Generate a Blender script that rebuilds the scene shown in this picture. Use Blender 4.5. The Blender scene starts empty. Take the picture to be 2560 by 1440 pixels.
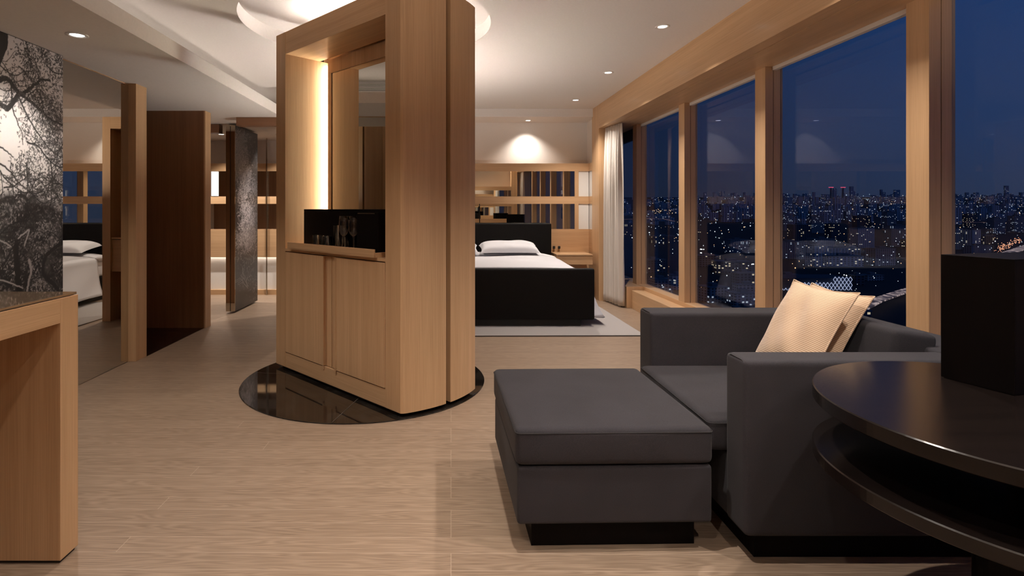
import bpy, bmesh, math, random
import numpy as np
from mathutils import Vector, Matrix

# ---------------------------------------------------------------- camera, world, exposure
SC = bpy.context.scene
COL = SC.collection
PI = math.pi
cam_d = bpy.data.cameras.new('camera')
cam = bpy.data.objects.new('camera', cam_d)
COL.objects.link(cam)
cam.location = (0, 0, 1.25)
cam.rotation_euler = (PI / 2, 0, 0)
cam_d.sensor_width = 36
cam_d.lens = 1375 / 2560 * 36
cam_d.shift_x = (1280 - 1118) / 2560
cam_d.shift_y = (522 - 720) / 2560
cam_d.clip_start = 0.02
cam_d.clip_end = 30000
SC.camera = cam
SC.view_settings.view_transform = 'Standard'
SC.view_settings.look = 'None'
SC.view_settings.gamma = 1
SC.view_settings.exposure = 0.0
SC.view_settings.use_curve_mapping = False
SC.cycles.max_bounces = 10
SC.cycles.diffuse_bounces = 5
SC.cycles.glossy_bounces = 6
SC.cycles.transmission_bounces = 8
SC.cycles.transparent_max_bounces = 16
SC.cycles.caustics_reflective = False
SC.cycles.caustics_refractive = False
SC.cycles.sample_clamp_indirect = 3.0

WARM = (1.0, 0.90, 0.81)
SPOT_W = 112.0          # one ceiling downlight
UP_W = 62.0
random.seed(7)
rng = np.random.default_rng(11)

world = bpy.data.worlds.new('dusk')
SC.world = world
world.use_nodes = True
wn = world.node_tree
wn.nodes.clear()
w_out = wn.nodes.new('ShaderNodeOutputWorld')
w_bg = wn.nodes.new('ShaderNodeBackground')
w_tc = wn.nodes.new('ShaderNodeTexCoord')
w_sep = wn.nodes.new('ShaderNodeSeparateXYZ')
w_r = wn.nodes.new('ShaderNodeValToRGB')
w_r.color_ramp.elements[0].position = 0.0
w_r.color_ramp.elements[0].color = (0.026, 0.038, 0.075, 1)
w_r.color_ramp.elements[1].position = 0.35
w_r.color_ramp.elements[1].color = (0.012, 0.046, 0.150, 1)
e = w_r.color_ramp.elements.new(0.1)
e.color = (0.021, 0.042, 0.105, 1)
w_r2 = wn.nodes.new('ShaderNodeMapRange')
w_r2.inputs['From Min'].default_value = 0.25
w_r2.inputs['From Max'].default_value = 0.72
w_r2.inputs['To Min'].default_value = 0.32
w_r2.inputs['To Max'].default_value = 1.0
wn.links.new(w_tc.outputs['Generated'], w_sep.inputs[0])
wn.links.new(w_sep.outputs['Z'], w_r.inputs[0])
wn.links.new(w_sep.outputs['X'], w_r2.inputs['Value'])
w_mul = wn.nodes.new('ShaderNodeVectorMath')
w_mul.operation = 'SCALE'
wn.links.new(w_r.outputs[0], w_mul.inputs[0])
wn.links.new(w_r2.outputs[0], w_mul.inputs['Scale'])
w_r3 = wn.nodes.new('ShaderNodeMapRange')      # sky behind the viewer brightened, added to light the city facades
w_r3.inputs['From Min'].default_value = 0.1
w_r3.inputs['From Max'].default_value = -0.6
w_r3.inputs['To Min'].default_value = 1.0
w_r3.inputs['To Max'].default_value = 2.0
wn.links.new(w_sep.outputs['Y'], w_r3.inputs['Value'])
w_mul2 = wn.nodes.new('ShaderNodeVectorMath')
w_mul2.operation = 'SCALE'
wn.links.new(w_mul.outputs[0], w_mul2.inputs[0])
wn.links.new(w_r3.outputs[0], w_mul2.inputs['Scale'])
wn.links.new(w_mul2.outputs[0], w_bg.inputs[0])
w_bg.inputs[1].default_value = 1.0
wn.links.new(w_bg.outputs[0], w_out.inputs[0])

# ---------------------------------------------------------------- materials
def lin(c):
    return tuple(((v / 255) / 12.92 if v / 255 <= 0.04045 else ((v / 255 + 0.055) / 1.055) ** 2.4) for v in c)

def new_mat(name):
    m = bpy.data.materials.new(name)
    m.use_nodes = True
    nt = m.node_tree
    b = nt.nodes['Principled BSDF']
    return m, nt, b

def plain(name, col, rough=0.6, metal=0.0, bump=0.0, bscale=200, spec=0.5, sheen=0.0, emit=None, estr=0.0, coat=0.0):
    m, nt, b = new_mat(name)
    b.inputs['Roughness'].default_value = rough
    b.inputs['Metallic'].default_value = metal
    b.inputs['Specular IOR Level'].default_value = spec
    b.inputs['Sheen Weight'].default_value = sheen
    b.inputs['Coat Weight'].default_value = coat
    tc = nt.nodes.new('ShaderNodeTexCoord')
    no = nt.nodes.new('ShaderNodeTexNoise')
    no.inputs['Scale'].default_value = bscale
    nt.links.new(tc.outputs['Object'], no.inputs['Vector'])
    mx = nt.nodes.new('ShaderNodeMix')
    mx.data_type = 'RGBA'
    mx.inputs['A'].default_value = (*[c * 0.95 for c in col], 1)
    mx.inputs['B'].default_value = (*[min(1, c * 1.05) for c in col], 1)
    nt.links.new(no.outputs['Fac'], mx.inputs['Factor'])
    nt.links.new(mx.outputs['Result'], b.inputs['Base Color'])
    if bump:
        bp = nt.nodes.new('ShaderNodeBump')
        bp.inputs['Strength'].default_value = bump
        bp.inputs['Distance'].default_value = 0.002
        nt.links.new(no.outputs['Fac'], bp.inputs['Height'])
        nt.links.new(bp.outputs[0], b.inputs['Normal'])
    if emit:
        b.inputs['Emission Color'].default_value = (*emit, 1)
        b.inputs['Emission Strength'].default_value = estr
    return m

def wood(name, ca, cb, axis='Z', rough=0.42, fine=260, coat=0.16, spec=0.5):
    """straight-grained veneer; axis = direction of the grain"""
    m, nt, b = new_mat(name)
    tc = nt.nodes.new('ShaderNodeTexCoord')
    mp = nt.nodes.new('ShaderNodeMapping')
    s = {'X': (0.012, 1, 1), 'Y': (1, 0.012, 1), 'Z': (1, 1, 0.012)}[axis]
    mp.inputs['Scale'].default_value = s
    n1 = nt.nodes.new('ShaderNodeTexNoise')
    n1.inputs['Scale'].default_value = fine
    n1.inputs['Detail'].default_value = 4
    n2 = nt.nodes.new('ShaderNodeTexNoise')
    n2.inputs['Scale'].default_value = 18
    n2.inputs['Detail'].default_value = 3
    nt.links.new(tc.outputs['Object'], mp.inputs[0])
    nt.links.new(mp.outputs[0], n1.inputs['Vector'])
    nt.links.new(mp.outputs[0], n2.inputs['Vector'])
    ad = nt.nodes.new('ShaderNodeMath')
    ad.operation = 'MULTIPLY_ADD'
    ad.inputs[1].default_value = 0.55
    nt.links.new(n1.outputs['Fac'], ad.inputs[0])
    h = nt.nodes.new('ShaderNodeMath')
    h.operation = 'MULTIPLY'
    h.inputs[1].default_value = 0.45
    nt.links.new(n2.outputs['Fac'], h.inputs[0])
    nt.links.new(h.outputs[0], ad.inputs[2])
    r = nt.nodes.new('ShaderNodeValToRGB')
    r.color_ramp.elements[0].position = 0.33
    r.color_ramp.elements[0].color = (*ca, 1)
    r.color_ramp.elements[1].position = 0.67
    r.color_ramp.elements[1].color = (*cb, 1)
    nt.links.new(ad.outputs[0], r.inputs[0])
    nt.links.new(r.outputs[0], b.inputs['Base Color'])
    b.inputs['Roughness'].default_value = rough
    b.inputs['Coat Weight'].default_value = coat
    b.inputs['Coat Roughness'].default_value = 0.16
    b.inputs['Specular IOR Level'].default_value = spec
    bp = nt.nodes.new('ShaderNodeBump')
    bp.inputs['Strength'].default_value = 0.12
    bp.inputs['Distance'].default_value = 0.0006
    nt.links.new(n1.outputs['Fac'], bp.inputs['Height'])
    nt.links.new(bp.outputs[0], b.inputs['Normal'])
    return m

OA, OB = (0.49, 0.298, 0.155), (0.65, 0.420, 0.235)
M_OAK = wood('oak_vertical', OA, OB, 'Z')
M_OAKX = wood('oak_along_x', OA, OB, 'X')
M_OAKY = wood('oak_along_y', OA, OB, 'Y')
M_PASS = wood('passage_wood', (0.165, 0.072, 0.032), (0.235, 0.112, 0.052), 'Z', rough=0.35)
M_BEAM = wood('beam_wood', (0.20, 0.095, 0.050), (0.26, 0.13, 0.070), 'X', rough=0.4)
M_BLACK = wood('black_stained_wood', (0.0045, 0.003, 0.0027), (0.008, 0.0053, 0.0045), 'X', rough=0.21, fine=400, coat=0.0, spec=0.30)
M_EBONY = wood('ebony_veneer', (0.0016, 0.0010, 0.0010), (0.0028, 0.0019, 0.0016), 'Z', rough=0.5, fine=400, coat=0.0, spec=0.07)
M_WHITE = plain('ceiling_paint', (0.74, 0.69, 0.645), 0.75, bscale=60, bump=0.03)
M_WALLW = plain('wall_paint', (0.76, 0.715, 0.67), 0.7, bscale=80, bump=0.03)
M_PANEL = plain('white_lacquer_panel', (0.80, 0.77, 0.73), 0.35)
M_DARKGAP = plain('shadow_gap_black', (0.006, 0.004, 0.003), 0.6)
M_CHROME = plain('brushed_steel', (0.45, 0.40, 0.34), 0.22, 1.0)
M_TRIMW = plain('white_metal_ring', (0.75, 0.72, 0.68), 0.35, 0.2)
M_LINEN = plain('white_bed_linen', (0.66, 0.655, 0.68), 0.85, bump=0.15, bscale=350, sheen=0.2)
M_LEATHER = plain('dark_bed_upholstery', (0.0035, 0.0030, 0.0030), 0.6, bump=0.1, bscale=300, spec=0.12)
M_RUG = plain('pale_grey_rug', (0.40, 0.37, 0.355), 0.95, bump=0.9, bscale=420, sheen=0.2)
M_RUGEDGE = plain('rug_binding', (0.06, 0.05, 0.045), 0.9)
M_BLIND = plain('white_blind', (0.66, 0.60, 0.54), 0.55)
M_BRONZE = plain('dark_window_bronze', (0.012, 0.009, 0.008), 0.4, 0.3)

def fabric(name, col, scale=900, sheen=0.25, rough=0.9):
    m, nt, b = new_mat(name)
    tc = nt.nodes.new('ShaderNodeTexCoord')
    v = nt.nodes.new('ShaderNodeTexNoise')
    v.inputs['Scale'].default_value = scale
    n = nt.nodes.new('ShaderNodeTexNoise')
    n.inputs['Scale'].default_value = 5
    nt.links.new(tc.outputs['Object'], v.inputs['Vector'])
    nt.links.new(tc.outputs['Object'], n.inputs['Vector'])
    ml = nt.nodes.new('ShaderNodeMath')
    ml.operation = 'MULTIPLY_ADD'
    ml.inputs[1].default_value = 0.75
    nt.links.new(v.outputs['Fac'], ml.inputs[0])
    m2 = nt.nodes.new('ShaderNodeMath')
    m2.operation = 'MULTIPLY'
    m2.inputs[1].default_value = 0.25
    nt.links.new(n.outputs['Fac'], m2.inputs[0])
    nt.links.new(m2.outputs[0], ml.inputs[2])
    r = nt.nodes.new('ShaderNodeValToRGB')
    r.color_ramp.elements[0].position = 0.3
    r.color_ramp.elements[0].color = (*[c * 0.55 for c in col], 1)
    r.color_ramp.elements[1].position = 0.7
    r.color_ramp.elements[1].color = (*[c * 1.45 for c in col], 1)
    nt.links.new(ml.outputs[0], r.inputs[0])
    nt.links.new(r.outputs[0], b.inputs['Base Color'])
    b.inputs['Roughness'].default_value = rough
    b.inputs['Specular IOR Level'].default_value = 0.25
    b.inputs['Sheen Weight'].default_value = sheen
    bp = nt.nodes.new('ShaderNodeBump')
    bp.inputs['Strength'].default_value = 0.4
    bp.inputs['Distance'].default_value = 0.0008
    nt.links.new(v.outputs['Fac'], bp.inputs['Height'])
    nt.links.new(bp.outputs[0], b.inputs['Normal'])
    return m

M_FABRIC = fabric('charcoal_weave', (0.0255, 0.0235, 0.0280), 620, 0.05)
M_SEAM = plain('dark_seam_thread', (0.008, 0.007, 0.008), 0.8)
M_CURTAIN = plain('cream_curtain', (0.66, 0.60, 0.54), 0.85, bump=0.1, bscale=900, sheen=0.2)

def corduroy(name):
    m, nt, b = new_mat(name)
    tc = nt.nodes.new('ShaderNodeTexCoord')
    wv = nt.nodes.new('ShaderNodeTexWave')
    wv.bands_direction = 'Y'
    wv.inputs['Scale'].default_value = 42
    wv.inputs['Distortion'].default_value = 0.25
    wv.inputs['Detail'].default_value = 1
    nt.links.new(tc.outputs['Object'], wv.inputs['Vector'])
    r = nt.nodes.new('ShaderNodeValToRGB')
    r.color_ramp.elements[0].position = 0.15
    r.color_ramp.elements[0].color = (0.46, 0.275, 0.165, 1)
    r.color_ramp.elements[1].position = 0.62
    r.color_ramp.elements[1].color = (0.74, 0.555, 0.385, 1)
    nt.links.new(wv.outputs['Fac'], r.inputs[0])
    nt.links.new(r.outputs[0], b.inputs['Base Color'])
    b.inputs['Roughness'].default_value = 0.85
    b.inputs['Sheen Weight'].default_value = 0.3
    bp = nt.nodes.new('ShaderNodeBump')
    bp.inputs['Strength'].default_value = 0.35
    bp.inputs['Distance'].default_value = 0.0012
    nt.links.new(wv.outputs['Fac'], bp.inputs['Height'])
    nt.links.new(bp.outputs[0], b.inputs['Normal'])
    return m
M_CORD = corduroy('cream_corduroy')

def floor_mat():
    m, nt, b = new_mat('oak_plank_floor')
    L = nt.links
    tc = nt.nodes.new('ShaderNodeTexCoord')
    br = nt.nodes.new('ShaderNodeTexBrick')
    br.offset = 0.37
    br.offset_frequency = 3
    br.squash = 0.8
    br.squash_frequency = 5
    br.inputs['Scale'].default_value = 1
    br.inputs['Brick Width'].default_value = 3.3
    br.inputs['Row Height'].default_value = 0.095
    br.inputs['Mortar Size'].default_value = 0.0013
    br.inputs['Mortar Smooth'].default_value = 0.3
    br.inputs['Bias'].default_value = 0
    br.inputs['Color1'].default_value = (0, 0, 0, 1)
    br.inputs['Color2'].default_value = (1, 1, 1, 1)
    br.inputs['Mortar'].default_value = (0.5, 0.5, 0.5, 1)
    mp0 = nt.nodes.new('ShaderNodeMapping')
    mp0.inputs['Rotation'].default_value = (0, 0, math.radians(0.4))
    L.new(tc.outputs['Object'], mp0.inputs[0])
    L.new(mp0.outputs[0], br.inputs['Vector'])
    # per plank shift of the grain
    sc = nt.nodes.new('ShaderNodeVectorMath')
    sc.operation = 'SCALE'
    sc.inputs['Scale'].default_value = 37.0
    L.new(br.outputs['Color'], sc.inputs[0])
    ad = nt.nodes.new('ShaderNodeVectorMath')
    ad.operation = 'ADD'
    L.new(mp0.outputs[0], ad.inputs[0])
    L.new(sc.outputs[0], ad.inputs[1])
    mp = nt.nodes.new('ShaderNodeMapping')
    mp.inputs['Scale'].default_value = (0.8, 9, 1)
    L.new(ad.outputs[0], mp.inputs[0])
    n1 = nt.nodes.new('ShaderNodeTexNoise')
    n1.inputs['Scale'].default_value = 1.7
    n1.inputs['Detail'].default_value = 2.0
    n1.inputs['Roughness'].default_value = 0.45
    L.new(mp.outputs[0], n1.inputs['Vector'])
    # contour lines of the noise = cathedral grain
    k = nt.nodes.new('ShaderNodeMath')
    k.operation = 'MULTIPLY'
    k.inputs[1].default_value = 95
    L.new(n1.outputs['Fac'], k.inputs[0])
    sn = nt.nodes.new('ShaderNodeMath')
    sn.operation = 'SINE'
    L.new(k.outputs[0], sn.inputs[0])
    mp2 = nt.nodes.new('ShaderNodeMapping')
    mp2.inputs['Scale'].default_value = (5, 190, 1)
    L.new(ad.outputs[0], mp2.inputs[0])
    n2 = nt.nodes.new('ShaderNodeTexNoise')
    n2.inputs['Scale'].default_value = 1.6
    n2.inputs['Detail'].default_value = 3
    L.new(mp2.outputs[0], n2.inputs['Vector'])
    a1 = nt.nodes.new('ShaderNodeMath')
    a1.operation = 'MULTIPLY_ADD'
    a1.inputs[1].default_value = 0.13
    L.new(sn.outputs[0], a1.inputs[0])
    L.new(n2.outputs['Fac'], a1.inputs[2])
    a2 = nt.nodes.new('ShaderNodeMath')
    a2.operation = 'MULTIPLY_ADD'
    a2.inputs[1].default_value = 0.13
    sepc = nt.nodes.new('ShaderNodeSeparateColor')
    L.new(br.outputs['Color'], sepc.inputs[0])
    L.new(sepc.outputs[0], a2.inputs[0])
    L.new(a1.outputs[0], a2.inputs[2])
    r = nt.nodes.new('ShaderNodeValToRGB')
    r.color_ramp.elements[0].position = 0.25
    r.color_ramp.elements[0].color = (0.205, 0.143, 0.098, 1)
    r.color_ramp.elements[1].position = 0.85
    r.color_ramp.elements[1].color = (0.360, 0.262, 0.188, 1)
    L.new(a2.outputs[0], r.inputs[0])
    mx = nt.nodes.new('ShaderNodeMix')
    mx.data_type = 'RGBA'
    mx.inputs['B'].default_value = (0.50, 0.39, 0.30, 1)
    L.new(r.outputs[0], mx.inputs['A'])
    fm = nt.nodes.new('ShaderNodeMath')
    fm.operation = 'MULTIPLY'
    fm.inputs[1].default_value = 0.75
    L.new(br.outputs['Fac'], fm.inputs[0])
    L.new(fm.outputs[0], mx.inputs['Factor'])
    L.new(mx.outputs['Result'], b.inputs['Base Color'])
    b.inputs['Roughness'].default_value = 0.40
    b.inputs['Specular IOR Level'].default_value = 0.45
    bp = nt.nodes.new('ShaderNodeBump')
    bp.inputs['Strength'].default_value = 0.25
    bp.inputs['Distance'].default_value = 0.0008
    L.new(a1.outputs[0], bp.inputs['Height'])
    L.new(bp.outputs[0], b.inputs['Normal'])
    return m
M_FLOOR = floor_mat()

def marble(name, dark, vein, scale=2.2, rough=0.06, vw=0.02):
    m, nt, b = new_mat(name)
    L = nt.links
    tc = nt.nodes.new('ShaderNodeTexCoord')
    n = nt.nodes.new('ShaderNodeTexNoise')
    n.inputs['Scale'].default_value = scale
    n.inputs['Detail'].default_value = 6
    n.inputs['Distortion'].default_value = 1.2
    L.new(tc.outputs['Object'], n.inputs['Vector'])
    s = nt.nodes.new('ShaderNodeMath')
    s.operation = 'SUBTRACT'
    s.inputs[1].default_value = 0.5
    L.new(n.outputs['Fac'], s.inputs[0])
    a = nt.nodes.new('ShaderNodeMath')
    a.operation = 'ABSOLUTE'
    L.new(s.outputs[0], a.inputs[0])
    r = nt.nodes.new('ShaderNodeValToRGB')
    r.color_ramp.elements[0].position = 0.0
    r.color_ramp.elements[0].color = (*vein, 1)
    r.color_ramp.elements[1].position = vw
    r.color_ramp.elements[1].color = (*dark, 1)
    L.new(a.outputs[0], r.inputs[0])
    L.new(r.outputs[0], b.inputs['Base Color'])
    b.inputs['Roughness'].default_value = rough
    b.inputs['Specular IOR Level'].default_value = 0.7
    return m
M_STONE = marble('polished_black_stone', (0.010, 0.0075, 0.006), (0.022, 0.018, 0.015), 3.0, 0.04, 0.06)
M_MARBLE = marble('veined_dark_marble', (0.012, 0.006, 0.0055), (0.17, 0.12, 0.11), 3.2, 0.12, 0.007)
M_JOINT = plain('stone_joint', (0.10, 0.085, 0.07), 0.5)

def mirror_mat(name, col):
    m = bpy.data.materials.new(name)
    m.use_nodes = True
    nt = m.node_tree
    nt.nodes.clear()
    o = nt.nodes.new('ShaderNodeOutputMaterial')
    g = nt.nodes.new('ShaderNodeBsdfGlossy')
    g.inputs['Roughness'].default_value = 0.0
    g.inputs['Color'].default_value = (*col, 1)
    nt.links.new(g.outputs[0], o.inputs[0])
    return m
M_MIRROR = mirror_mat('silvered_mirror', (0.80, 0.79, 0.74))
M_MIRRORG = mirror_mat('tinted_mirror', (0.66, 0.63, 0.58))
M_EDGE = mirror_mat('polished_steel_edge', (0.50, 0.44, 0.36))

def pane_mat(name, tint=(1, 1, 1), refl=0.055):
    m = bpy.data.materials.new(name)
    m.use_nodes = True
    nt = m.node_tree
    nt.nodes.clear()
    o = nt.nodes.new('ShaderNodeOutputMaterial')
    t = nt.nodes.new('ShaderNodeBsdfTransparent')
    t.inputs[0].default_value = (*tint, 1)
    g = nt.nodes.new('ShaderNodeBsdfGlossy')
    g.inputs['Roughness'].default_value = 0.0
    g.inputs['Color'].default_value = (0.75, 0.8, 1.0, 1)
    lw = nt.nodes.new('ShaderNodeLayerWeight')
    lw.inputs['Blend'].default_value = 0.5
    pw = nt.nodes.new('ShaderNodeMath')
    pw.operation = 'POWER'
    pw.inputs[1].default_value = 4.0
    nt.links.new(lw.outputs['Facing'], pw.inputs[0])
    ad = nt.nodes.new('ShaderNodeMath')
    ad.operation = 'MULTIPLY_ADD'
    ad.inputs[1].default_value = 0.5
    ad.inputs[2].default_value = 0.018
    nt.links.new(pw.outputs[0], ad.inputs[0])
    mx = nt.nodes.new('ShaderNodeMixShader')
    nt.links.new(ad.outputs[0], mx.inputs[0])
    nt.links.new(t.outputs[0], mx.inputs[1])
    nt.links.new(g.outputs[0], mx.inputs[2])
    nt.links.new(mx.outputs[0], o.inputs[0])
    return m
M_PANE = pane_mat('window_glass', (0.92, 0.95, 1.0))
M_GTOP = plain('desk_glass_top', (0.22, 0.145, 0.085), 0.03, spec=0.8, coat=1.0)

def glassware():
    m, nt, b = new_mat('clear_glassware')
    b.inputs['Base Color'].default_value = (1, 1, 1, 1)
    b.inputs['Transmission Weight'].default_value = 1.0
    b.inputs['Roughness'].default_value = 0.0
    b.inputs['IOR'].default_value = 1.45
    return m
M_GLASS = glassware()

def emis(name, col, s):
    m = bpy.data.materials.new(name)
    m.use_nodes = True
    nt = m.node_tree
    nt.nodes.clear()
    o = nt.nodes.new('ShaderNodeOutputMaterial')
    em = nt.nodes.new('ShaderNodeEmission')
    em.inputs[0].default_value = (*col, 1)
    em.inputs[1].default_value = s
    nt.links.new(em.outputs[0], o.inputs[0])
    return m
M_LAMP = emis('lamp_glow', (1, 0.93, 0.85), 9)
M_LED = emis('led_strip_glow', (1.0, 0.90, 0.72), 36)
M_ROD = emis('rod_glow', (1.0, 0.93, 0.86), 120)
M_LEDW = emis('white_led_glow', (1.0, 0.93, 0.84), 9)
M_LITPANEL = emis('backlit_panel_glow', (1.0, 0.95, 0.90), 1.15)

# ---------------------------------------------------------------- mesh helpers
def link(name, bm, mat, parent=None, loc=(0, 0, 0), rot=(0, 0, 0), smooth=False):
    me = bpy.data.meshes.new(name)
    bmesh.ops.recalc_face_normals(bm, faces=bm.faces[:])
    bm.to_mesh(me)
    bm.free()
    for mm in (mat if isinstance(mat, (list, tuple)) else [mat]):
        me.materials.append(mm)
    if smooth:
        for p in me.polygons:
            p.use_smooth = True
    o = bpy.data.objects.new(name, me)
    COL.objects.link(o)
    o.location = loc
    o.rotation_euler = rot
    if parent is not None:
        o.parent = parent
    return o

def tag(o, label=None, cat=None, group=None, kind=None):
    if label:
        o['label'] = label
    if cat:
        o['category'] = cat
    if group:
        o['group'] = group
    if kind:
        o['kind'] = kind
    return o

def thing(name, label, cat, loc=(0, 0, 0), rz=0, group=None, kind=None):
    o = bpy.data.objects.new(name, None)
    COL.objects.link(o)
    o.location = loc
    o.rotation_euler = (0, 0, rz)
    o.empty_display_size = 0.1
    return tag(o, label, cat, group, kind)

def abox(bm, x0, x1, y0, y1, z0, z1):
    vs = [bm.verts.new(p) for p in ((x0, y0, z0), (x1, y0, z0), (x1, y1, z0), (x0, y1, z0),
                                    (x0, y0, z1), (x1, y0, z1), (x1, y1, z1), (x0, y1, z1))]
    for f in ((0, 3, 2, 1), (4, 5, 6, 7), (0, 1, 5, 4), (1, 2, 6, 5), (2, 3, 7, 6), (3, 0, 4, 7)):
        bm.faces.new([vs[i] for i in f])

def box(name, mat, dims, parent=None, bev=0.0, seg=2, smooth=None, loc=(0, 0, 0), rot=(0, 0, 0)):
    bm = bmesh.new()
    abox(bm, *dims)
    if bev:
        bmesh.ops.bevel(bm, geom=bm.edges[:], offset=bev, segments=seg, profile=0.5, affect='EDGES')
    o = link(name, bm, mat, parent, loc, rot, smooth=False)
    if bev and (smooth or (smooth is None and seg > 2)):
        for p in o.data.polygons:
            p.use_smooth = True
    return o

def boxes(name, mat, lst, parent=None, bev=0.0):
    bm = bmesh.new()
    for d in lst:
        abox(bm, *d)
    if bev:
        bmesh.ops.bevel(bm, geom=bm.edges[:], offset=bev, segments=2, profile=0.5, affect='EDGES')
    return link(name, bm, mat, parent)

def prism(name, mat, pts, z0, z1, parent=None, bev=0.0, smooth=False):
    bm = bmesh.new()
    a = [bm.verts.new((x, y, z0)) for x, y in pts]
    b = [bm.verts.new((x, y, z1)) for x, y in pts]
    bm.faces.new(a[::-1])
    bm.faces.new(b)
    n = len(pts)
    for i in range(n):
        bm.faces.new((a[i], a[(i + 1) % n], b[(i + 1) % n], b[i]))
    if bev:
        es = [ed for ed in bm.edges if abs(ed.verts[0].co.z - ed.verts[1].co.z) < 1e-6]
        bmesh.ops.bevel(bm, geom=es, offset=bev, segments=3, profile=0.5, affect='EDGES')
    return link(name, bm, mat, parent, smooth=smooth)

def lathe(bm, prof, n=32, c=(0, 0, 0)):
    rings = []
    for r, z in prof:
        if r < 1e-6:
            rings.append([bm.verts.new((c[0], c[1], c[2] + z))])
        else:
            rings.append([bm.verts.new((c[0] + r * math.cos(2 * PI * i / n), c[1] + r * math.sin(2 * PI * i / n), c[2] + z)) for i in range(n)])
    for a, b in zip(rings, rings[1:]):
        for i in range(n):
            j = (i + 1) % n
            if len(a) == 1 and len(b) == 1:
                continue
            if len(a) == 1:
                bm.faces.new((a[0], b[i], b[j]))
            elif len(b) == 1:
                bm.faces.new((a[i], a[j], b[0]))
            else:
                bm.faces.new((a[i], a[j], b[j], b[i]))

def tube(bm, pts, r, n=6, closed=False):
    pts = [Vector(p) for p in pts]
    rings = []
    m = len(pts)
    for i, p in enumerate(pts):
        if closed:
            d = pts[(i + 1) % m] - pts[i - 1]
        else:
            d = pts[min(i + 1, m - 1)] - pts[max(i - 1, 0)]
        d.normalize()
        up = Vector((0, 0, 1)) if abs(d.z) < 0.9 else Vector((1, 0, 0))
        s = d.cross(up).normalized()
        t = s.cross(d)
        rings.append([bm.verts.new(p + (s * math.cos(2 * PI * k / n) + t * math.sin(2 * PI * k / n)) * r) for k in range(n)])
    for i in range(m if closed else m - 1):
        a, b = rings[i], rings[(i + 1) % m]
        for k in range(n):
            bm.faces.new((a[k], a[(k + 1) % n], b[(k + 1) % n], b[k]))

def struct(o, **k):
    return tag(o, kind='structure', **k)

# ---------------------------------------------------------------- the room shell
YR, YB = -0.60, 8.30          # rear wall behind the viewer, back wall
XL, XG = -2.62, 2.59          # left wall, window glass
ZC = 2.665                    # main ceiling
CX, CY = -0.603, 4.06         # centre of the stone disc and of the cabinet

# floor: timber with the stone disc let in, dark marble in the side passage
struct(box('floor', M_FLOOR, (-4.4, 2.62, YR, YB, -0.12, 0.0)))
struct(box('floor_passage', M_MARBLE, (-4.2, -2.545, 4.66, 5.752, 0.0, 0.004)), label='dark veined marble floor of the side passage')
bm = bmesh.new()
lathe(bm, [(0, 0.006), (0.872, 0.006), (0.875, 0.004), (0.875, 0.0005), (0, 0.0005)], 128)
inset = struct(link('floor_inset', bm, M_STONE, loc=(CX, CY, 0)), label='polished black stone disc set in the floor under the column')
bm = bmesh.new()
a0 = math.radians(-96)
# joint lines across the disc
def strip(bm, p, q, w, z):
    p = Vector(p); q = Vector(q); d = (q - p).normalized(); s = Vector((-d.y, d.x)) * w / 2
    vs = [bm.verts.new((*(p + s), z)), bm.verts.new((*(p - s), z)), bm.verts.new((*(q - s), z)), bm.verts.new((*(q + s), z))]
    bm.faces.new(vs)
strip(bm, (-0.067, -0.86), (0.04, -0.36), 0.0035, 0.0072)
strip(bm, (-0.86, 0.12), (-0.30, 0.02), 0.002, 0.0072)
link('stone_joint', bm, M_JOINT, inset)

# main ceiling with the round opening
CCX, CCY, CR = -0.611, 4.24, 0.945
def ceiling_with_hole(x0, x1, y0, y1, z, t):
    bm = bmesh.new()
    angs = [2 * PI * i / 128 for i in range(128)]
    for cx, cy in ((x0, y0), (x1, y0), (x1, y1), (x0, y1)):
        angs.append(math.atan2(cy - CCY, cx - CCX) % (2 * PI))
    angs = sorted(set(round(a, 6) for a in angs))
    inn, out, innt = [], [], []
    for a in angs:
        c, s = math.cos(a), math.sin(a)
        ts = []
        if c > 1e-9: ts.append((x1 - CCX) / c)
        if c < -1e-9: ts.append((x0 - CCX) / c)
        if s > 1e-9: ts.append((y1 - CCY) / s)
        if s < -1e-9: ts.append((y0 - CCY) / s)
        tt = min(ts)
        inn.append(bm.verts.new((CCX + CR * c, CCY + CR * s, z)))
        innt.append(bm.verts.new((CCX + CR * c, CCY + CR * s, z + t)))
        out.append(bm.verts.new((CCX + tt * c, CCY + tt * s, z)))
    n = len(angs)
    for i in range(n):
        j = (i + 1) % n
        bm.faces.new((inn[i], out[i], out[j], inn[j]))
        bm.faces.new((inn[i], inn[j], innt[j], innt[i]))
    bm.faces.new(innt)
    return bm
ceil = struct(link('ceiling', ceiling_with_hole(-2.56, 2.62, YR, 7.78, ZC, 0.112), M_WHITE))
# back lowered strip, left lowered strip with its upstand (an open trough behind it)
struct(box('ceiling_back_drop', M_WHITE, (-1.845, 2.11, 7.78, YB, 2.551, 2.72)), label='lowered ceiling strip above the head of the bed')
struct(box('ceiling_left_drop', M_WHITE, (-4.4, -1.845, YR, YB, 2.275, 2.30)), label='lowered white ceiling over the left side of the room')
struct(box('trim_1', M_WHITE, (-1.862, -1.845, YR, YB, 2.30, 2.383)), label='white upstand along the edge of the lowered ceiling')
struct(box('wall_left_upper', M_WHITE, (-2.60, -2.56, YR, YB, 2.30, 2.80)))
struct(box('wall_left_end', M_WHITE, (-2.56, -1.845, 7.78, YB, 2.30, 2.80)))
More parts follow.
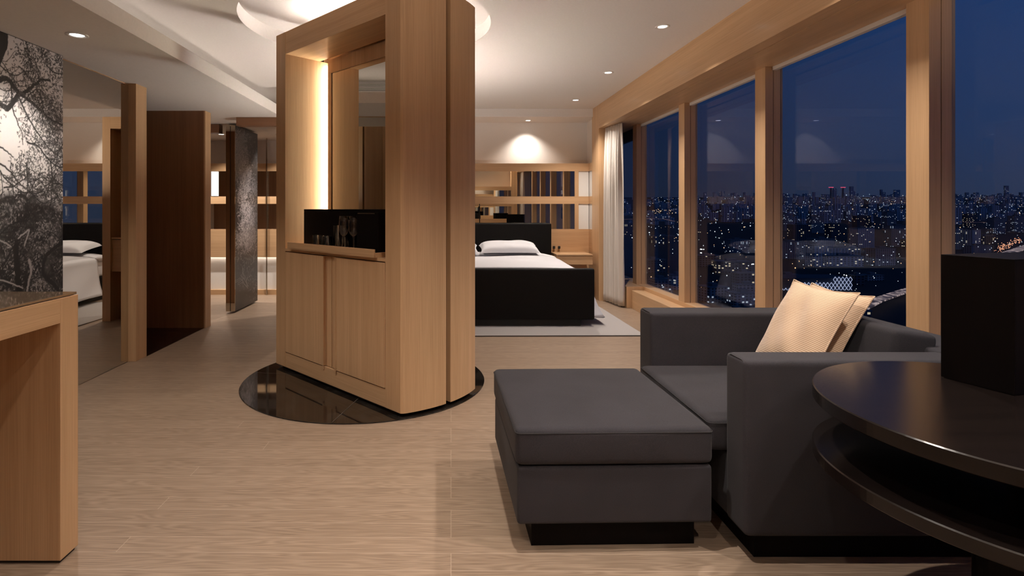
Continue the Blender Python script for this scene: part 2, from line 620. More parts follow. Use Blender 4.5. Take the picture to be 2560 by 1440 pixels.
# walls
struct(box('wall_back', M_WALLW, (-4.4, 2.62, YB, YB + 0.12, 0, 2.80)))
struct(box('wall_rear', M_WALLW, (-4.4, 2.72, YR - 0.12, YR, 0, 2.80)))
struct(box('wall_left', M_OAK, (-2.74, XL, YR, 4.50, 0, 2.275)))
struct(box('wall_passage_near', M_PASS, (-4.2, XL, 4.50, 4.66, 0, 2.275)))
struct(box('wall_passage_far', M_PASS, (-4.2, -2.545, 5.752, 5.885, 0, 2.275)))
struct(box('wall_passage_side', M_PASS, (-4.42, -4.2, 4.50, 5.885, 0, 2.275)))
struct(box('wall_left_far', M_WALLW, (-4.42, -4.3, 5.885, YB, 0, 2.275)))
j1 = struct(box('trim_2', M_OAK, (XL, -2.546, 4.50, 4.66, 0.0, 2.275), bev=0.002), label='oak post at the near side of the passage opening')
j2 = struct(box('trim_3', M_OAK, (-2.545, -2.530, 5.752, 5.885, 0.0, 2.275), bev=0.001), label='oak end board at the far side of the passage opening')

# window side: fascia, end stile, soffits
wr = thing('wall_right', None, None, kind='structure')
box('fascia_board', M_OAKY, (2.06, 2.165, YR, 7.474, 2.342, ZC), wr)
box('end_stile', M_OAK, (2.06, 2.174, 7.474, 7.825, 0.0, ZC), wr)
box('return_wall', M_WALLW, (2.11, 2.174, 7.825, YB, 0.0, ZC), wr)
box('inner_soffit', M_OAKY, (2.175, 2.305, YR, YB, 2.342, ZC), wr)
box('pane_soffit', M_OAKY, (2.305, 2.62, YR, YB, 2.352, ZC), wr)
mull_y = [(-1.394 + 1.451 * k) for k in range(1, 7)]      # near faces of the posts
mull_y = [-0.085 + 0.0, 1.367, 2.818, 4.269, 5.723, 7.172]
for i, y in enumerate(mull_y):
    t = thing('trim_%d' % (i + 4), 'oak window post, number %s along the glass' % ['one, nearest the viewer', 'two', 'three', 'four', 'five', 'six, beside the curtain'][i], None, (2.468, y, 0.272), kind='structure')
    box('room_board', M_OAK, (0, 0.062, 0, 0.141, 0, 2.08), t, bev=0.0015)
    box('outer_board', M_OAK, (0.066, 0.135, 0, 0.141, 0, 2.08), t)
    box('groove', M_DARKGAP, (0.062, 0.066, 0.004, 0.137, 0, 2.08), t)
edges = [YR] + mull_y + [YB]
for i in range(len(edges) - 1):
    y0 = edges[i] + (0.141 if i else 0)
    y1 = edges[i + 1]
    w = thing('window_%d' % (i + 1), None, None, (2.585, y0, 0.272), kind='structure')
    box('pane', M_PANE, (0, 0.006, 0, y1 - y0, 0, 2.08), w)
    if i == len(edges) - 2:
        box('transom', M_BRONZE, (-0.03, 0.02, 0, y1 - y0, 1.93, 2.08), w)
# bench and raised sill
struct(box('trim_10', M_OAKY, (2.316, 2.468, YR, 6.926, 0, 0.228), bev=0.002), label='long oak bench ledge under the windows')
struct(box('trim_11', M_OAKY, (2.468, 2.61, YR, YB, 0, 0.272), bev=0.001), label='raised oak sill at the foot of the glass')
struct(box('trim_12', M_OAK, (2.262, 2.467, 6.930, YB, 0, 0.268), bev=0.002), label='oak box end beside the curtain below the last window')

# roller blinds pulled right up: one bar per window
for i in range(1, 6):
    y0 = mull_y[i - 1] + 0.145
    y1 = mull_y[i] - 0.004
    b = box('roller_blind', M_BLIND, (2.518, 2.556, y0, y1, 2.322, 2.352), bev=0.004)
    tag(b, ['white blind bar above the window nearest the viewer', 'white blind bar above the window beside the round table',
            'white blind bar above the wide window behind the armchair', 'white blind bar above the window left of the armchair',
            'white blind bar above the last narrow window near the curtain'][i - 1], 'blind', 'raised roller blinds above the windows')

# ---------------------------------------------------------------- back wall cladding
YC = 8.0
cl = thing('wall_back_cladding', None, None, (0, YC, 0), kind='structure')
def clad(root, x0, x1, yo, flip=1, xm1=None):
    """rails, mirrors and panels; yo = 0 at the front face; flip=-1 when facing the other way"""
    def bx(name, mat, a, b, y0, y1, z0, z1):
        ya, yb = sorted((yo + flip * y0, yo + flip * y1))
        return box(name, mat, (a, b, ya, yb, z0, z1), root)
    bx('top_rail', M_OAKX, x0, x1, 0, 0.29, 1.797, 1.910)
    bx('middle_rail', M_OAKX, x0, x1, 0, 0.29, 1.322, 1.430)
    xm = xm1 if xm1 is not None else x1
    bx('mirror', M_MIRROR, x0, xm, 0.012, 0.29, 1.430, 1.797)
    bx('mirror', M_MIRROR, x0, xm, 0.012, 0.29, 0.955, 1.322)
    bx('wood_panel', M_OAKX, x0, x1, 0.0, 0.012, 0.545, 0.955)
    bx('ledge', M_OAKX, x0, x1, 0.012, 0.29, 0.93, 0.955)
    bx('baseboard', M_OAKX, x0, x1, 0.0, 0.29, 0.0, 0.072)
    bx('white_panel', M_PANEL, x0, x1, 0.06, 0.29, 0.072, 0.93)
clad(cl, -4.3, 2.06, 0, 1, 1.855)
box('lower_wood', M_OAKX, (1.2, 2.06, 0.013, 0.055, 0.072, 0.93), cl)
boxes('post', M_OAK, [(1.855, 1.912, 0.0, 0.29, 1.43, 1.797), (1.855, 1.912, 0.0, 0.29, 0.955, 1.322)], cl)
boxes('lacquer_panel', M_PANEL, [(1.912, 2.06, 0.012, 0.29, 1.43, 1.797), (1.912, 2.06, 0.012, 0.29, 0.955, 1.322)], cl)
boxes('side_rail', M_OAKY, [(2.06, 2.11, -0.172, 0.29, 1.797, 1.91), (2.06, 2.11, -0.172, 0.29, 1.322, 1.43), (2.06, 2.11, -0.172, 0.29, 0.0, 0.955)], cl)
boxes('side_panel', M_PANEL, [(2.068, 2.11, -0.172, 0.29, 1.43, 1.797), (2.068, 2.11, -0.172, 0.29, 0.955, 1.322)], cl)
box('glass_joint', M_CHROME, (-2.625, -2.613, -0.03, -0.004, 0.0, 2.275), cl)
lp = box('light_panel', M_LITPANEL, (-3.43, -3.335, -0.006, 0.012, 1.436, 1.792), cl)
led = box('under_shelf_light', M_LEDW, (-4.25, -1.3, 0.018, 0.034, 0.560, 0.568), cl)
# rear wall: same rails and mirrors, seen only in reflections
cr = thing('wall_rear_cladding', None, None, (0, YR, 0), kind='structure')
clad(cr, -2.6, 1.90, 0.30, -1)
box('cladding_end', M_OAK, (1.90, 2.08, 0.0, 0.30, 0.0, 2.66), cr)

# ---------------------------------------------------------------- beams
tag(box('ceiling_beam', M_BEAM, (-2.36, -1.85, 6.15, 6.26, 2.180, 2.274), bev=0.002),
    'brown wooden beam under the low ceiling just left of the column', 'beam')
tag(box('ceiling_beam', M_BEAM, (-4.28, -2.76, 6.65, 6.76, 2.170, 2.274), bev=0.002),
    'short brown beam end seen through the gap beside the photo door', 'beam')

wu = thing('wall_unit', 'oak framed recess with a drawer, seen only in the left wall mirror', 'cabinet', (-1.39, 6.10, 0.0))
box('frame_post', M_OAK, (-0.09, 0.0, 0.0, 0.50, 0.0, 2.27), wu, bev=0.001)
box('frame_post', M_OAK, (-0.455, -0.42, 0.05, 0.50, 0.0, 2.27), wu, bev=0.001)
box('header', M_OAKX, (-0.42, -0.09, 0.0, 0.50, 2.14, 2.27), wu)
box('back_board', M_OAK, (-0.42, -0.09, 0.47, 0.50, 0.0, 2.17), wu)
box('drawer', M_OAKX, (-0.42, -0.09, 0.03, 0.45, 0.55, 0.905), wu, bev=0.001)
box('shelf_top', M_OAKX, (-0.42, -0.09, 0.02, 0.45, 0.912, 0.930), wu)
# ---------------------------------------------------------------- downlights
def downlight(x, y, z, label, power=SPOT_W, group='recessed ceiling downlights', size=112, r=0.055):
    t = thing('downlight', label, 'ceiling light', (x, y, z), group=group)
    bm = bmesh.new()
    lathe(bm, [(r, 0), (r, -0.004), (r * 0.74, -0.005), (r * 0.70, -0.001), (r * 0.62, -0.0005)], 32)
    link('ring', bm, M_TRIMW, t, smooth=True)
    bm = bmesh.new()
    lathe(bm, [(0, -0.0012), (r * 0.62, -0.0012), (r * 0.62, -0.0002), (0, -0.0002)], 24)
    link('lamp', bm, M_LAMP, t)
    ld = bpy.data.lights.new('spot', 'SPOT')
    ld.energy = power
    ld.color = WARM
    ld.spot_size = math.radians(size)
    ld.spot_blend = 1.0 if size == 112 and power < 60 else 0.8
    ld.shadow_soft_size = 0.022
    lo = bpy.data.objects.new('spot', ld)
    COL.objects.link(lo)
    lo.parent = t
    lo.location = (0, 0, -0.02)
    return t
rowlab = {-0.05: 'downlight in the window-side row above the viewer', 1.39: 'downlight in the window-side row above the round table',
          2.83: 'downlight in the window-side row above the armchair', 4.267: 'large nearest visible downlight in the window-side ceiling row',
          5.706: 'middle visible downlight of the window-side ceiling row', 7.15: 'farthest downlight of the window-side row, by the ceiling drop'}
for y, lb in rowlab.items():
    downlight(1.67, y, ZC - 0.001, lb, SPOT_W * (1.0 if y < 5 else 1.1))
downlight(1.19, 8.09, 2.550, 'downlight in the lowered strip washing the white wall over the bed', SPOT_W * 0.50, size=112)
downlight(-0.25, 8.09, 2.550, 'downlight in the lowered strip hidden behind the column', SPOT_W * 0.50, size=112)
downlight(-2.18, 3.24, 2.274, 'glaring downlight in the low left ceiling above the tree mural', SPOT_W * 0.55, r=0.06)
downlight(-2.18, 0.9, 2.274, 'added unseen downlight in the low left ceiling above the desk', SPOT_W * 0.25)  # guessed lamp out of view, added for light on the left
downlight(0.25, 1.75, ZC - 0.001, 'added unseen downlight in the middle of the near ceiling', SPOT_W * 1.35)  # added out of view to brighten the side of the column
downlight(0.95, -0.16, ZC - 0.001, 'downlight washing the wall behind the viewer', SPOT_W * 0.8)
downlight(-0.35, 0.1, ZC - 0.001, 'added unseen downlight over the viewer in the middle ceiling', SPOT_W * 0.7)  # added above the view to light the desk end
downlight(-1.3, 2.3, ZC - 0.001, 'added unseen downlight in the ceiling facing the minibar column', SPOT_W * 0.55)  # extra lamp out of view, added for general brightness
downlight(-1.3, 7.0, ZC - 0.001, 'added downlight hidden behind the column near the back wall', SPOT_W * 1.15)  # added out of sight to brighten the far left floor
for x in (-2.3, -3.1, -3.9):
    downlight(x, 7.55, 2.274, 'downlight washing the back wall in the far left area, %s' % {-2.3: 'rightmost', -3.1: 'middle', -3.9: 'leftmost'}[x], SPOT_W * 0.75)

def area(name, parent, loc, rot, sx, sy, power, col=WARM):
    ld = bpy.data.lights.new(name, 'AREA')
    ld.shape = 'RECTANGLE'
    ld.size = sx
    ld.size_y = sy
    ld.energy = power
    ld.color = col
    o = bpy.data.objects.new(name, ld)
    COL.objects.link(o)
    o.parent = parent
    o.location = loc
    o.rotation_euler = rot
    return o

# unseen LED tape, added for a little fill, in the trough of the lowered ceiling
lt = thing('added_cove_light', 'added unseen strip light in the trough over the lowered left ceiling', 'strip light', (-2.3, 3.4, 2.30))
box('light_channel', M_TRIMW, (-0.02, 0.02, -3.8, 3.8, 0.0, 0.012), lt)
area('tape', lt, (0, 0, 0.02), (PI, 0, 0), 0.03, 7.5, 6)

# unseen uplighters, added to fill the ceiling: behind the viewer and behind the column
def uplighter(x, y, power, label, h=1.45):
    t = thing('fill_lamp', label, 'fill lamp', (x, y, 0), group='added fill uplighters out of sight')
    bm = bmesh.new()
    lathe(bm, [(0, 0), (0.13, 0), (0.13, 0.012), (0.012, 0.02), (0.012, h), (0, h)], 32)
    link('stand', bm, M_BRONZE, t, smooth=False)
    bm = bmesh.new()
    lathe(bm, [(0.012, h - 0.02), (0.16, h + 0.07), (0.157, h + 0.07), (0.0, h - 0.005)], 40)
    link('dish', bm, M_BRONZE, t, smooth=True)
    area('bulb', t, (0, 0, h + 0.05), (PI, 0, 0), 0.18, 0.18, power)
uplighter(-0.35, -0.14, UP_W * 0.55, 'added fill uplighter behind the viewer near the desk')
uplighter(0.95, -0.10, UP_W * 1.3, 'added fill uplighter behind the viewer near the window')
uplighter(-0.50, 5.35, UP_W * 0.78, 'added fill uplighter standing hidden behind the column', 1.2)

# air grille on the upright behind the trough
g = thing('air_grille', 'long slatted air grille high on the left above the trough', 'air grille', (-2.558, 3.2, 2.545))
box('backing', M_DARKGAP, (0, 0.004, -1.1, 2.2, 0, 0.105), g)
boxes('slats', M_TRIMW, [(0.004, 0.014, -1.1, 2.2, 0.004 + 0.0145 * k, 0.012 + 0.0145 * k) for k in range(7)], g)

# ---------------------------------------------------------------- minibar column
HL, HD, RA = 0.766, 0.327, 0.85
RZ = -PI / 4
isl = thing('minibar_column', 'tall freestanding oak column cabinet with lit niche in mid room', 'cabinet', (CX + 0.02, CY - 0.02, 0.0), RZ)
def arc_side(y0, y1, sgn, n=14, inset=0.0):
    """points on the curved end between local y0 and y1"""
    out = []
    for i in range(n + 1):
        y = y0 + (y1 - y0) * i / n
        out.append((sgn * (math.sqrt(RA * RA - y * y) - 0.02 - inset), y))
    return out
ZT, ZB = 2.615, 0.030
FY = -HD                      # local y of the front face
UW = 0.615                    # half width of the opening between the stiles
YN = 0.045                    # back of the niche
# front half: side pieces (stile + curved end), then the niche parts
for sgn in (1, -1):
    pts = [(sgn * UW, FY), (sgn * (UW + 0.145), FY)]
    ar = arc_side(FY + 0.012, -0.016, sgn)
    pts = [(sgn * UW, FY)] + [(sgn * (abs(ar[0][0]) - 0.012), FY)] + ar + [(sgn * UW, -0.016)]
    prism('side_pier', M_OAK, pts, ZB, ZT, isl, bev=0.0015)
    ar = arc_side(0.024, HD, sgn)
    pts = [(sgn * 0.64, 0.024)] + ar + [(sgn * 0.64, HD)]
    prism('rear_pier', M_OAK, pts, ZB, ZT, isl, bev=0.0015)
for sgn in (-1, 1):
    box('groove_back', M_DARKGAP, (*sorted((sgn * 0.622, sgn * 0.79)), -0.014, 0.022, ZB, ZT - 0.01), isl)
    box('niche_lining', M_OAK, (*sorted((sgn * 0.6155, sgn * 0.6215)), -0.0155, 0.066, 0.945, 2.445), isl)
box('niche_rear_panel', M_OAK, (-0.62, 0.62, 0.066, 0.073, ZB, ZT), isl)
box('rear_board', M_OAK, (-0.64, 0.64, 0.075, HD, ZB, ZT), isl)
box('top_rail', M_OAKX, (-UW, UW, FY + 0.003, -0.02, 2.445, ZT), isl)
box('bottom_rail', M_OAKX, (-UW, UW, FY + 0.003, -0.02, ZB, 0.143), isl)
box('counter', M_OAKX, (-UW, UW, FY - 0.0, -0.016, 0.925, 0.945), isl)
box('cupboard_body', M_OAK, (-UW, UW, FY + 0.03, -0.02, 0.143, 0.925), isl)
for sgn, nm in ((-1, 'l'), (1, 'r')):
    a, b = sorted((sgn * (UW - 0.004), sgn * 0.082))
    a, b = a + 0.0, b + 0.0
    d = box('door', M_OAK, (a, b, FY - 0.002, FY + 0.030, 0.148, 0.918), isl, bev=0.001)
    a, b = sorted((sgn * 0.082, sgn * 0.003))
    box('pull', M_OAK, (a, b, FY + 0.018, FY + 0.032, 0.148, 0.918), d)
    c0 = sgn * 0.082
    box('pull_lip', M_OAK, (min(c0, c0 - sgn * 0.012), max(c0, c0 - sgn * 0.012), FY - 0.006, FY - 0.002, 0.125, 0.918), d)
boxes('door_shadow_gap', M_DARKGAP, [(-UW, UW, FY + 0.031, FY + 0.034, 0.143, 0.925)], isl)
# niche: a lining with a big framed mirror standing clear of a hidden light strip
boxes('niche_back', M_OAK, [(-UW + 0.070, UW - 0.0, 0.010, 0.030, 0.945, 1.10), (-UW + 0.070, -UW + 0.115, 0.010, 0.030, 1.10, 2.445),
                            (-UW + 0.115, UW, 0.010, 0.030, 2.335, 2.445)], isl)
box('niche_mirror', M_MIRROR, (-UW + 0.115, UW, 0.018, 0.030, 1.10, 2.335), isl)
box('light_strip', M_LED, (-UW + 0.010, -UW + 0.066, 0.056, 0.062, 0.96, 2.42), isl)
boxes('plinth', M_DARKGAP, [(-0.70, 0.70, FY + 0.03, HD - 0.03, 0.006, ZB)], isl)
box('uplight_channel', M_TRIMW, (-0.45, 0.45, -0.10, 0.10, ZT, ZT + 0.012), isl)
area('uplight', isl, (0, 0, ZT + 0.016), (PI, 0, 0), 0.75, 0.12, 14, (1, 0.93, 0.86))
for y_ in (-0.12, 0.12):
    bm = bmesh.new()
    tube(bm, [(-0.5, y_, ZT + 0.012), (0.5, y_, ZT + 0.012)], 0.008, 8)
    link('light_rod', bm, M_ROD, isl)

# tray, boxes and glasses on the counter; positions in the column's own axes
def on_isl(u, v, z):
    m = Matrix.Translation((CX + 0.02, CY - 0.02, 0)) @ Matrix.Rotation(RZ, 4, 'Z')
    return m @ Vector((u, v, z))
tr = thing('serving_tray', 'shallow oak tray pushed slightly out over the cupboard doors', 'tray', on_isl(0, 0, 0.9455), RZ)
TF = FY - 0.028
box('tray_base', M_OAKX, (-0.535, 0.535, TF, -0.02, 0.0, 0.010), tr)
box('front_rim', M_OAKX, (-0.535, 0.535, TF, TF + 0.012, 0.0, 0.052), tr, bev=0.001)
box('side_rim', M_OAKX, (-0.535, -0.523, TF + 0.012, -0.02, 0.010, 0.030), tr)
box('side_rim', M_OAKX, (0.523, 0.535, TF + 0.012, -0.02, 0.010, 0.030), tr)
def bar_box(u0, u1, v0, v1, z1, label):
    c = on_isl((u0 + u1) / 2, (v0 + v1) / 2, 0.956)
    t = thing('storage_box', label, 'box', c, RZ)
    w, d, h = (u1 - u0) / 2, (v1 - v0) / 2, z1 - 0.956
    box('body', M_EBONY, (-w, w, -d, d, 0.0, h - 0.020), t, bev=0.0015)
    box('lid', M_EBONY, (-w, w, -d, d, h - 0.0195, h), t, bev=0.0015)
    box('lid_gap', M_DARKGAP, (-w + 0.003, w - 0.003, -d + 0.003, d - 0.003, h - 0.021, h - 0.019), t)
    return t, w, d, h
t, w, d, h = bar_box(-0.52, 0.19, -0.222, -0.03, 1.247, 'wide low black box at the back of the niche behind the glasses')
t, w, d, h = bar_box(0.29, 0.515, -0.305, -0.05, 1.247, 'narrower black box standing forward at the right of the niche')
box('handle', M_CHROME, (-w + 0.012, w - 0.03, -d - 0.004, -d, h - 0.030, h - 0.024), t)
def tumbler(u, v, r, h, label, cat='glass', group='tumblers on the minibar tray', name='tumbler'):
    bm = bmesh.new()
    t = 0.0022
    lathe(bm, [(0, 0), (r * 0.86, 0), (r * 0.90, 0.003), (r, h), (r - t, h), (r * 0.90 - t, 0.010), (0, 0.009)], 32)
    o = link(name, bm, M_GLASS, loc=on_isl(u, v, 0.9562), smooth=True)
    tag(o, label, cat, group)
def goblet(u, v, label):
    t = thing('wine_glass', label, 'wine glass', on_isl(u, v, 0.9562), 0, 'stemmed glasses on the minibar tray')
    bm = bmesh.new()
    H = 0.245
    lathe(bm, [(0, 0), (0.031, 0), (0.032, 0.0015), (0.012, 0.004), (0.0042, 0.010), (0.0036, 0.06), (0.004, 0.098), (0.010, 0.106), (0, 0.106)], 28)
    link('stem', bm, M_GLASS, t, smooth=True)
    bm = bmesh.new()
    lathe(bm, [(0, 0.1065), (0.012, 0.108), (0.026, 0.122), (0.034, 0.145), (0.036, 0.17), (0.034, 0.21), (0.031, H), (0.0298, H), (0.0325, 0.21), (0.0345, 0.17),
               (0.0325, 0.146), (0.025, 0.125), (0.011, 0.111), (0, 0.110)], 32)
    link('bowl', bm, M_GLASS, t, smooth=True)
tumbler(-0.215, -0.292, 0.034, 0.102, 'low tumbler leftmost on the minibar tray')
tumbler(-0.125, -0.295, 0.034, 0.102, 'low tumbler second from left on the minibar tray')
tumbler(-0.055, -0.310, 0.034, 0.102, 'low tumbler third from left in front of a tall tumbler')
tumbler(0.005, -0.262, 0.034, 0.178, 'tall tumbler just left of the wine glasses, left of the pair')
tumbler(0.085, -0.262, 0.034, 0.178, 'tall tumbler beside the wine glasses, right of the pair')
goblet(0.150, -0.310, 'stemmed wine glass on the left beside the tall tumblers')
goblet(0.225, -0.285, 'stemmed wine glass on the right next to the black box')

# ---------------------------------------------------------------- pictures printed on panels
def paint(h, w, seed, mode):
    """grey values 0..1 of a photograph of trees, as an array [row from bottom, column]"""
    r = np.random.default_rng(seed)
    yy, xx = np.mgrid[0:h, 0:w].astype(float)
    def vnoise(s, oct=4):
        out = np.zeros((h, w)); amp = 1; tot = 0
        for k in range(oct):
            gs = max(2, s / (2 ** k))
            gh, gw = int(h / gs) + 3, int(w / gs) + 3
            gr = r.random((gh, gw))
            fy, fx = yy / gs, xx / gs
            iy, ix = fy.astype(int), fx.astype(int)
            ty, tx = fy - iy, fx - ix
            ty = ty * ty * (3 - 2 * ty); tx = tx * tx * (3 - 2 * tx)
            v = (gr[iy, ix] * (1 - tx) + gr[iy, ix + 1] * tx) * (1 - ty) + (gr[iy + 1, ix] * (1 - tx) + gr[iy + 1, ix + 1] * tx) * ty
            out += amp * v; tot += amp; amp *= 0.55
        return out / tot
    if mode == 'tree':
        t = yy / h
        sky = 0.62 + 0.06 * vnoise(60)
        land = 0.012 + 0.05 * np.clip(vnoise(14) - 0.42, 0, 1) * 3
        cut = 0.565 + 0.05 * (vnoise(50) - 0.5) * 2
        mixf = np.clip((t - cut) / 0.035, 0, 1)
        img = land * (1 - mixf) + sky * mixf
    else:
        img = 0.012 + 0.03 * vnoise(30)
    def line(pts, w0, w1, val, smooth=False):
        if smooth and len(pts) > 2:
            q = [np.array(p, float) for p in pts]
            q = [2 * q[0] - q[1]] + q + [2 * q[-1] - q[-2]]
            out = []
            for i in range(1, len(q) - 2):
                for t in np.linspace(0, 1, 8, endpoint=False):
                    a, b, c, d = q[i - 1], q[i], q[i + 1], q[i + 2]
                    out.append(0.5 * (2 * b + (c - a) * t + (2 * a - 5 * b + 4 * c - d) * t * t + (3 * b - a - 3 * c + d) * t ** 3) + r.normal(0, 0.5, 2))
            pts = out + [q[-2]]
        n = len(pts)
        for i in range(n - 1):
            (xa, ya), (xb, yb) = pts[i], pts[i + 1]
            ww = w0 + (w1 - w0) * i / max(1, n - 2)
            x0, x1 = int(min(xa, xb) - ww - 1), int(max(xa, xb) + ww + 2)
            y0, y1 = int(min(ya, yb) - ww - 1), int(max(ya, yb) + ww + 2)
            x0, y0 = max(0, x0), max(0, y0); x1, y1 = min(w, x1), min(h, y1)
            if x0 >= x1 or y0 >= y1: continue
            X, Y = xx[y0:y1, x0:x1], yy[y0:y1, x0:x1]
            dx, dy = xb - xa, yb - ya
            L2 = dx * dx + dy * dy + 1e-6
            tt = np.clip(((X - xa) * dx + (Y - ya) * dy) / L2, 0, 1)
            d = np.hypot(X - xa - tt * dx, Y - ya - tt * dy)
            a = np.clip(ww / 2 + 0.6 - d, 0, 1)
            img[y0:y1, x0:x1] = img[y0:y1, x0:x1] * (1 - a) + val * a
    tips = []
    def branch(x, y, ang, wd, ln, val, depth):
        pts = [(x, y)]
        n = max(3, int(ln / 6))
        a = ang
        for i in range(n):
            a += r.normal(0, 0.22)
            x += 6 * math.cos(a); y += 6 * math.sin(a)
            pts.append((x, y))
            if depth < 4 and r.random() < 0.16 + 0.05 * depth and wd > 1.1:
                branch(x, y, a + r.choice([-1, 1]) * r.uniform(0.5, 1.2), wd * 0.55, ln * 0.6, val, depth + 1)
            if depth >= 2: tips.append((x, y))
        tips.append((x, y))
        line(pts, wd, max(0.7, wd * 0.45), val)
    def specks(cx, cy, rad, n, size, vals):
        for _ in range(n):
            px, py = cx + r.normal(0, rad), cy + r.normal(0, rad)
            a = r.random() * 6.28; s = size * r.uniform(0.5, 1.3)
            line([(px, py), (px + s * math.cos(a), py + s * math.sin(a))], 1.25, 0.9, r.choice(vals))
    if mode == 'tree':
        s = w / 157.0
        D = 0.022
        # foliage haze over the upper part
        for k in range(105):
            cx, cy = w * (0.35 + 0.65 * r.random() ** 0.6), h * r.uniform(0.575, 1.0)
            if vis_open(cx / w, cy / h): continue
            specks(cx, cy, 9 * s, 34, 3.0 * s, [0.02, 0.035, 0.06, 0.12])
        def P(l): return [(a * w, (1 - b * 0.69) * h) for a, b in l]      # b measured from the top
        line(P([(-.02, .0), (.12, .0), (.16, .03), (.10, .10), (.02, .19), (-.05, .22)]), 26 * s, 16 * s, D, True)
        line(P([(.05, .20), (.22, .17), (.38, .21), (.52, .18), (.66, .135), (.80, .125)]), 8 * s, 3 * s, D, True)
        line(P([(.38, .21), (.30, .25), (.22, .28), (.10, .27), (-.02, .33)]), 8 * s, 7 * s, D, True)
        line(P([(.38, .21), (.60, .245), (.78, .28), (1.02, .30)]), 5 * s, 3 * s, D, True)
        line(P([(.36, .22), (.48, .29), (.62, .35), (.80, .41), (1.0, .44)]), 3 * s, 1.5 * s, D, True)
        line(P([(-.02, .42), (.15, .43), (.30, .46)]), 3 * s, 1.5 * s, D, True)
        line(P([(-.02, .475), (.20, .50), (.35, .55), (.46, .58)]), 3 * s, 1.5 * s, D, True)
        line(P([(.20, .66), (.25, .62), (.42, .605), (.52, .65), (.66, .70), (.76, .73)]), 6 * s, 4 * s, D, True)
        line(P([(.30, .76), (.55, .735), (.80, .70), (1.02, .665)]), 5 * s, 3 * s, D, True)
        line(P([(.12, .66), (.2, .72), (.28, .77), (.36, .80), (.45, .82)]), 9 * s, 3 * s, D, True)
        line(P([(.38, 1.0), (.36, .93), (.34, .86), (.33, .80)]), 12 * s, 9 * s, 0.018, True)
        line(P([(.98, .80), (.82, .83), (.72, .86), (.70, .92), (.84, .97), (.92, 1.0)]), 6 * s, 7 * s, 0.018, True)
        line(P([(.36, .84), (.52, .80), (.68, .76), (.92, .74)]), 4 * s, 2 * s, 0.02, True)
        for k in range(20):
            x, y = r.uniform(0, w), h * r.uniform(0.59, 0.98)
            branch(x, y, r.uniform(-2.6, 0.6), r.uniform(1.4, 3.0) * s, r.uniform(40, 110) * s, D, 1)
        for x, y in tips[::3]:
            specks(x, y, 5 * s, 5, 3 * s, [0.02, 0.04, 0.08])
        # lower foliage: light specks on dark ground
        for k in range(120):
            cx, cy = r.uniform(0, w), h * r.uniform(0.22, 0.58)
            lum = 0.34 * r.random() ** 2.0 + 0.03
            specks(cx, cy, 8 * s, 26, 2.6 * s, [lum, lum * 0.6, lum * 1.3])
        for k in range(14):
            x, y = r.uniform(0, w), h * r.uniform(0.25, 0.5)
            branch(x, y, r.uniform(0, 3.1), r.uniform(1.5, 4) * s, r.uniform(40, 130) * s, 0.012, 2)
        line(P([(.38, 1.0), (.36, .93), (.34, .86), (.33, .80)]), 12 * s, 9 * s, 0.010, True)
        line(P([(.98, .80), (.82, .83), (.72, .86), (.70, .92), (.84, .97), (.92, 1.0)]), 6 * s, 7 * s, 0.010, True)
        line(P([(.5, .86), (.53, .90), (.50, .94), (.47, .99)]), 5 * s, 3 * s, 0.27, True)
        line(P([(.02, .91), (.22, .93), (.42, .965)]), 2 * s, 1.5 * s, 0.30, True)
        line(P([(.0, .755), (.15, .775), (.27, .80)]), 2 * s, 2 * s, 0.30, True)
        line(P([(.36, .77), (.50, .74), (.44, .80)]), 2 * s, 2 * s, 0.33, True)
    else:
        for k in range(150):
            t = r.random()
            cx = w * (0.40 + 0.22 * math.sin(t * 5) + r.normal(0, 0.20))
            cy = h * (0.33 + 0.62 * t)
            lum = (0.16 + 0.45 * math.exp(-((cx / w - 0.40) / 0.28) ** 2) * math.exp(-((t - 0.35) / 0.30) ** 2)) * r.uniform(0.7, 1.1)
            specks(cx, cy, 0.10 * w, 42, 5.0, [lum, lum * 0.6, lum * 1.3])
        for k in range(50):
            cx, cy = w * r.random(), h * r.uniform(0.05, 0.98)
            specks(cx, cy, 0.14 * w, 16, 4, [0.10, 0.07, 0.14])
        for k in range(7):
            branch(w * r.uniform(0.3, 0.8), h * r.uniform(0.08, 0.34), r.uniform(0.6, 2.4), 1.3, 55, 0.17, 3)
    return np.clip(img, 0.006, 0.72)

def vis_open(a, b):
    """open patches of sky in the mural (a across, b up), kept free of leaves"""
    b = 1 - (1 - b) / 0.69
    for cx, cy, rx, ry in ((0.15, .62, .28, .045), (0.10, .80, .16, .03), (0.32, .94, .22, .035), (0.45, .72, .14, .04), (0.12, .555, .2, .03), (0.7, .50, .12, .03)):
        if ((a - cx) / rx) ** 2 + ((b - cy) / ry) ** 2 < 1: return True
    return False

def print_mat(name):
    m, nt, b = new_mat(name)
    at = nt.nodes.new('ShaderNodeAttribute')
    at.attribute_name = 'print'
    nt.links.new(at.outputs['Color'], b.inputs['Base Color'])
    b.inputs['Roughness'].default_value = 0.35
    b.inputs['Specular IOR Level'].default_value = 0.25
    return m
M_PRINT = print_mat('printed_photograph')

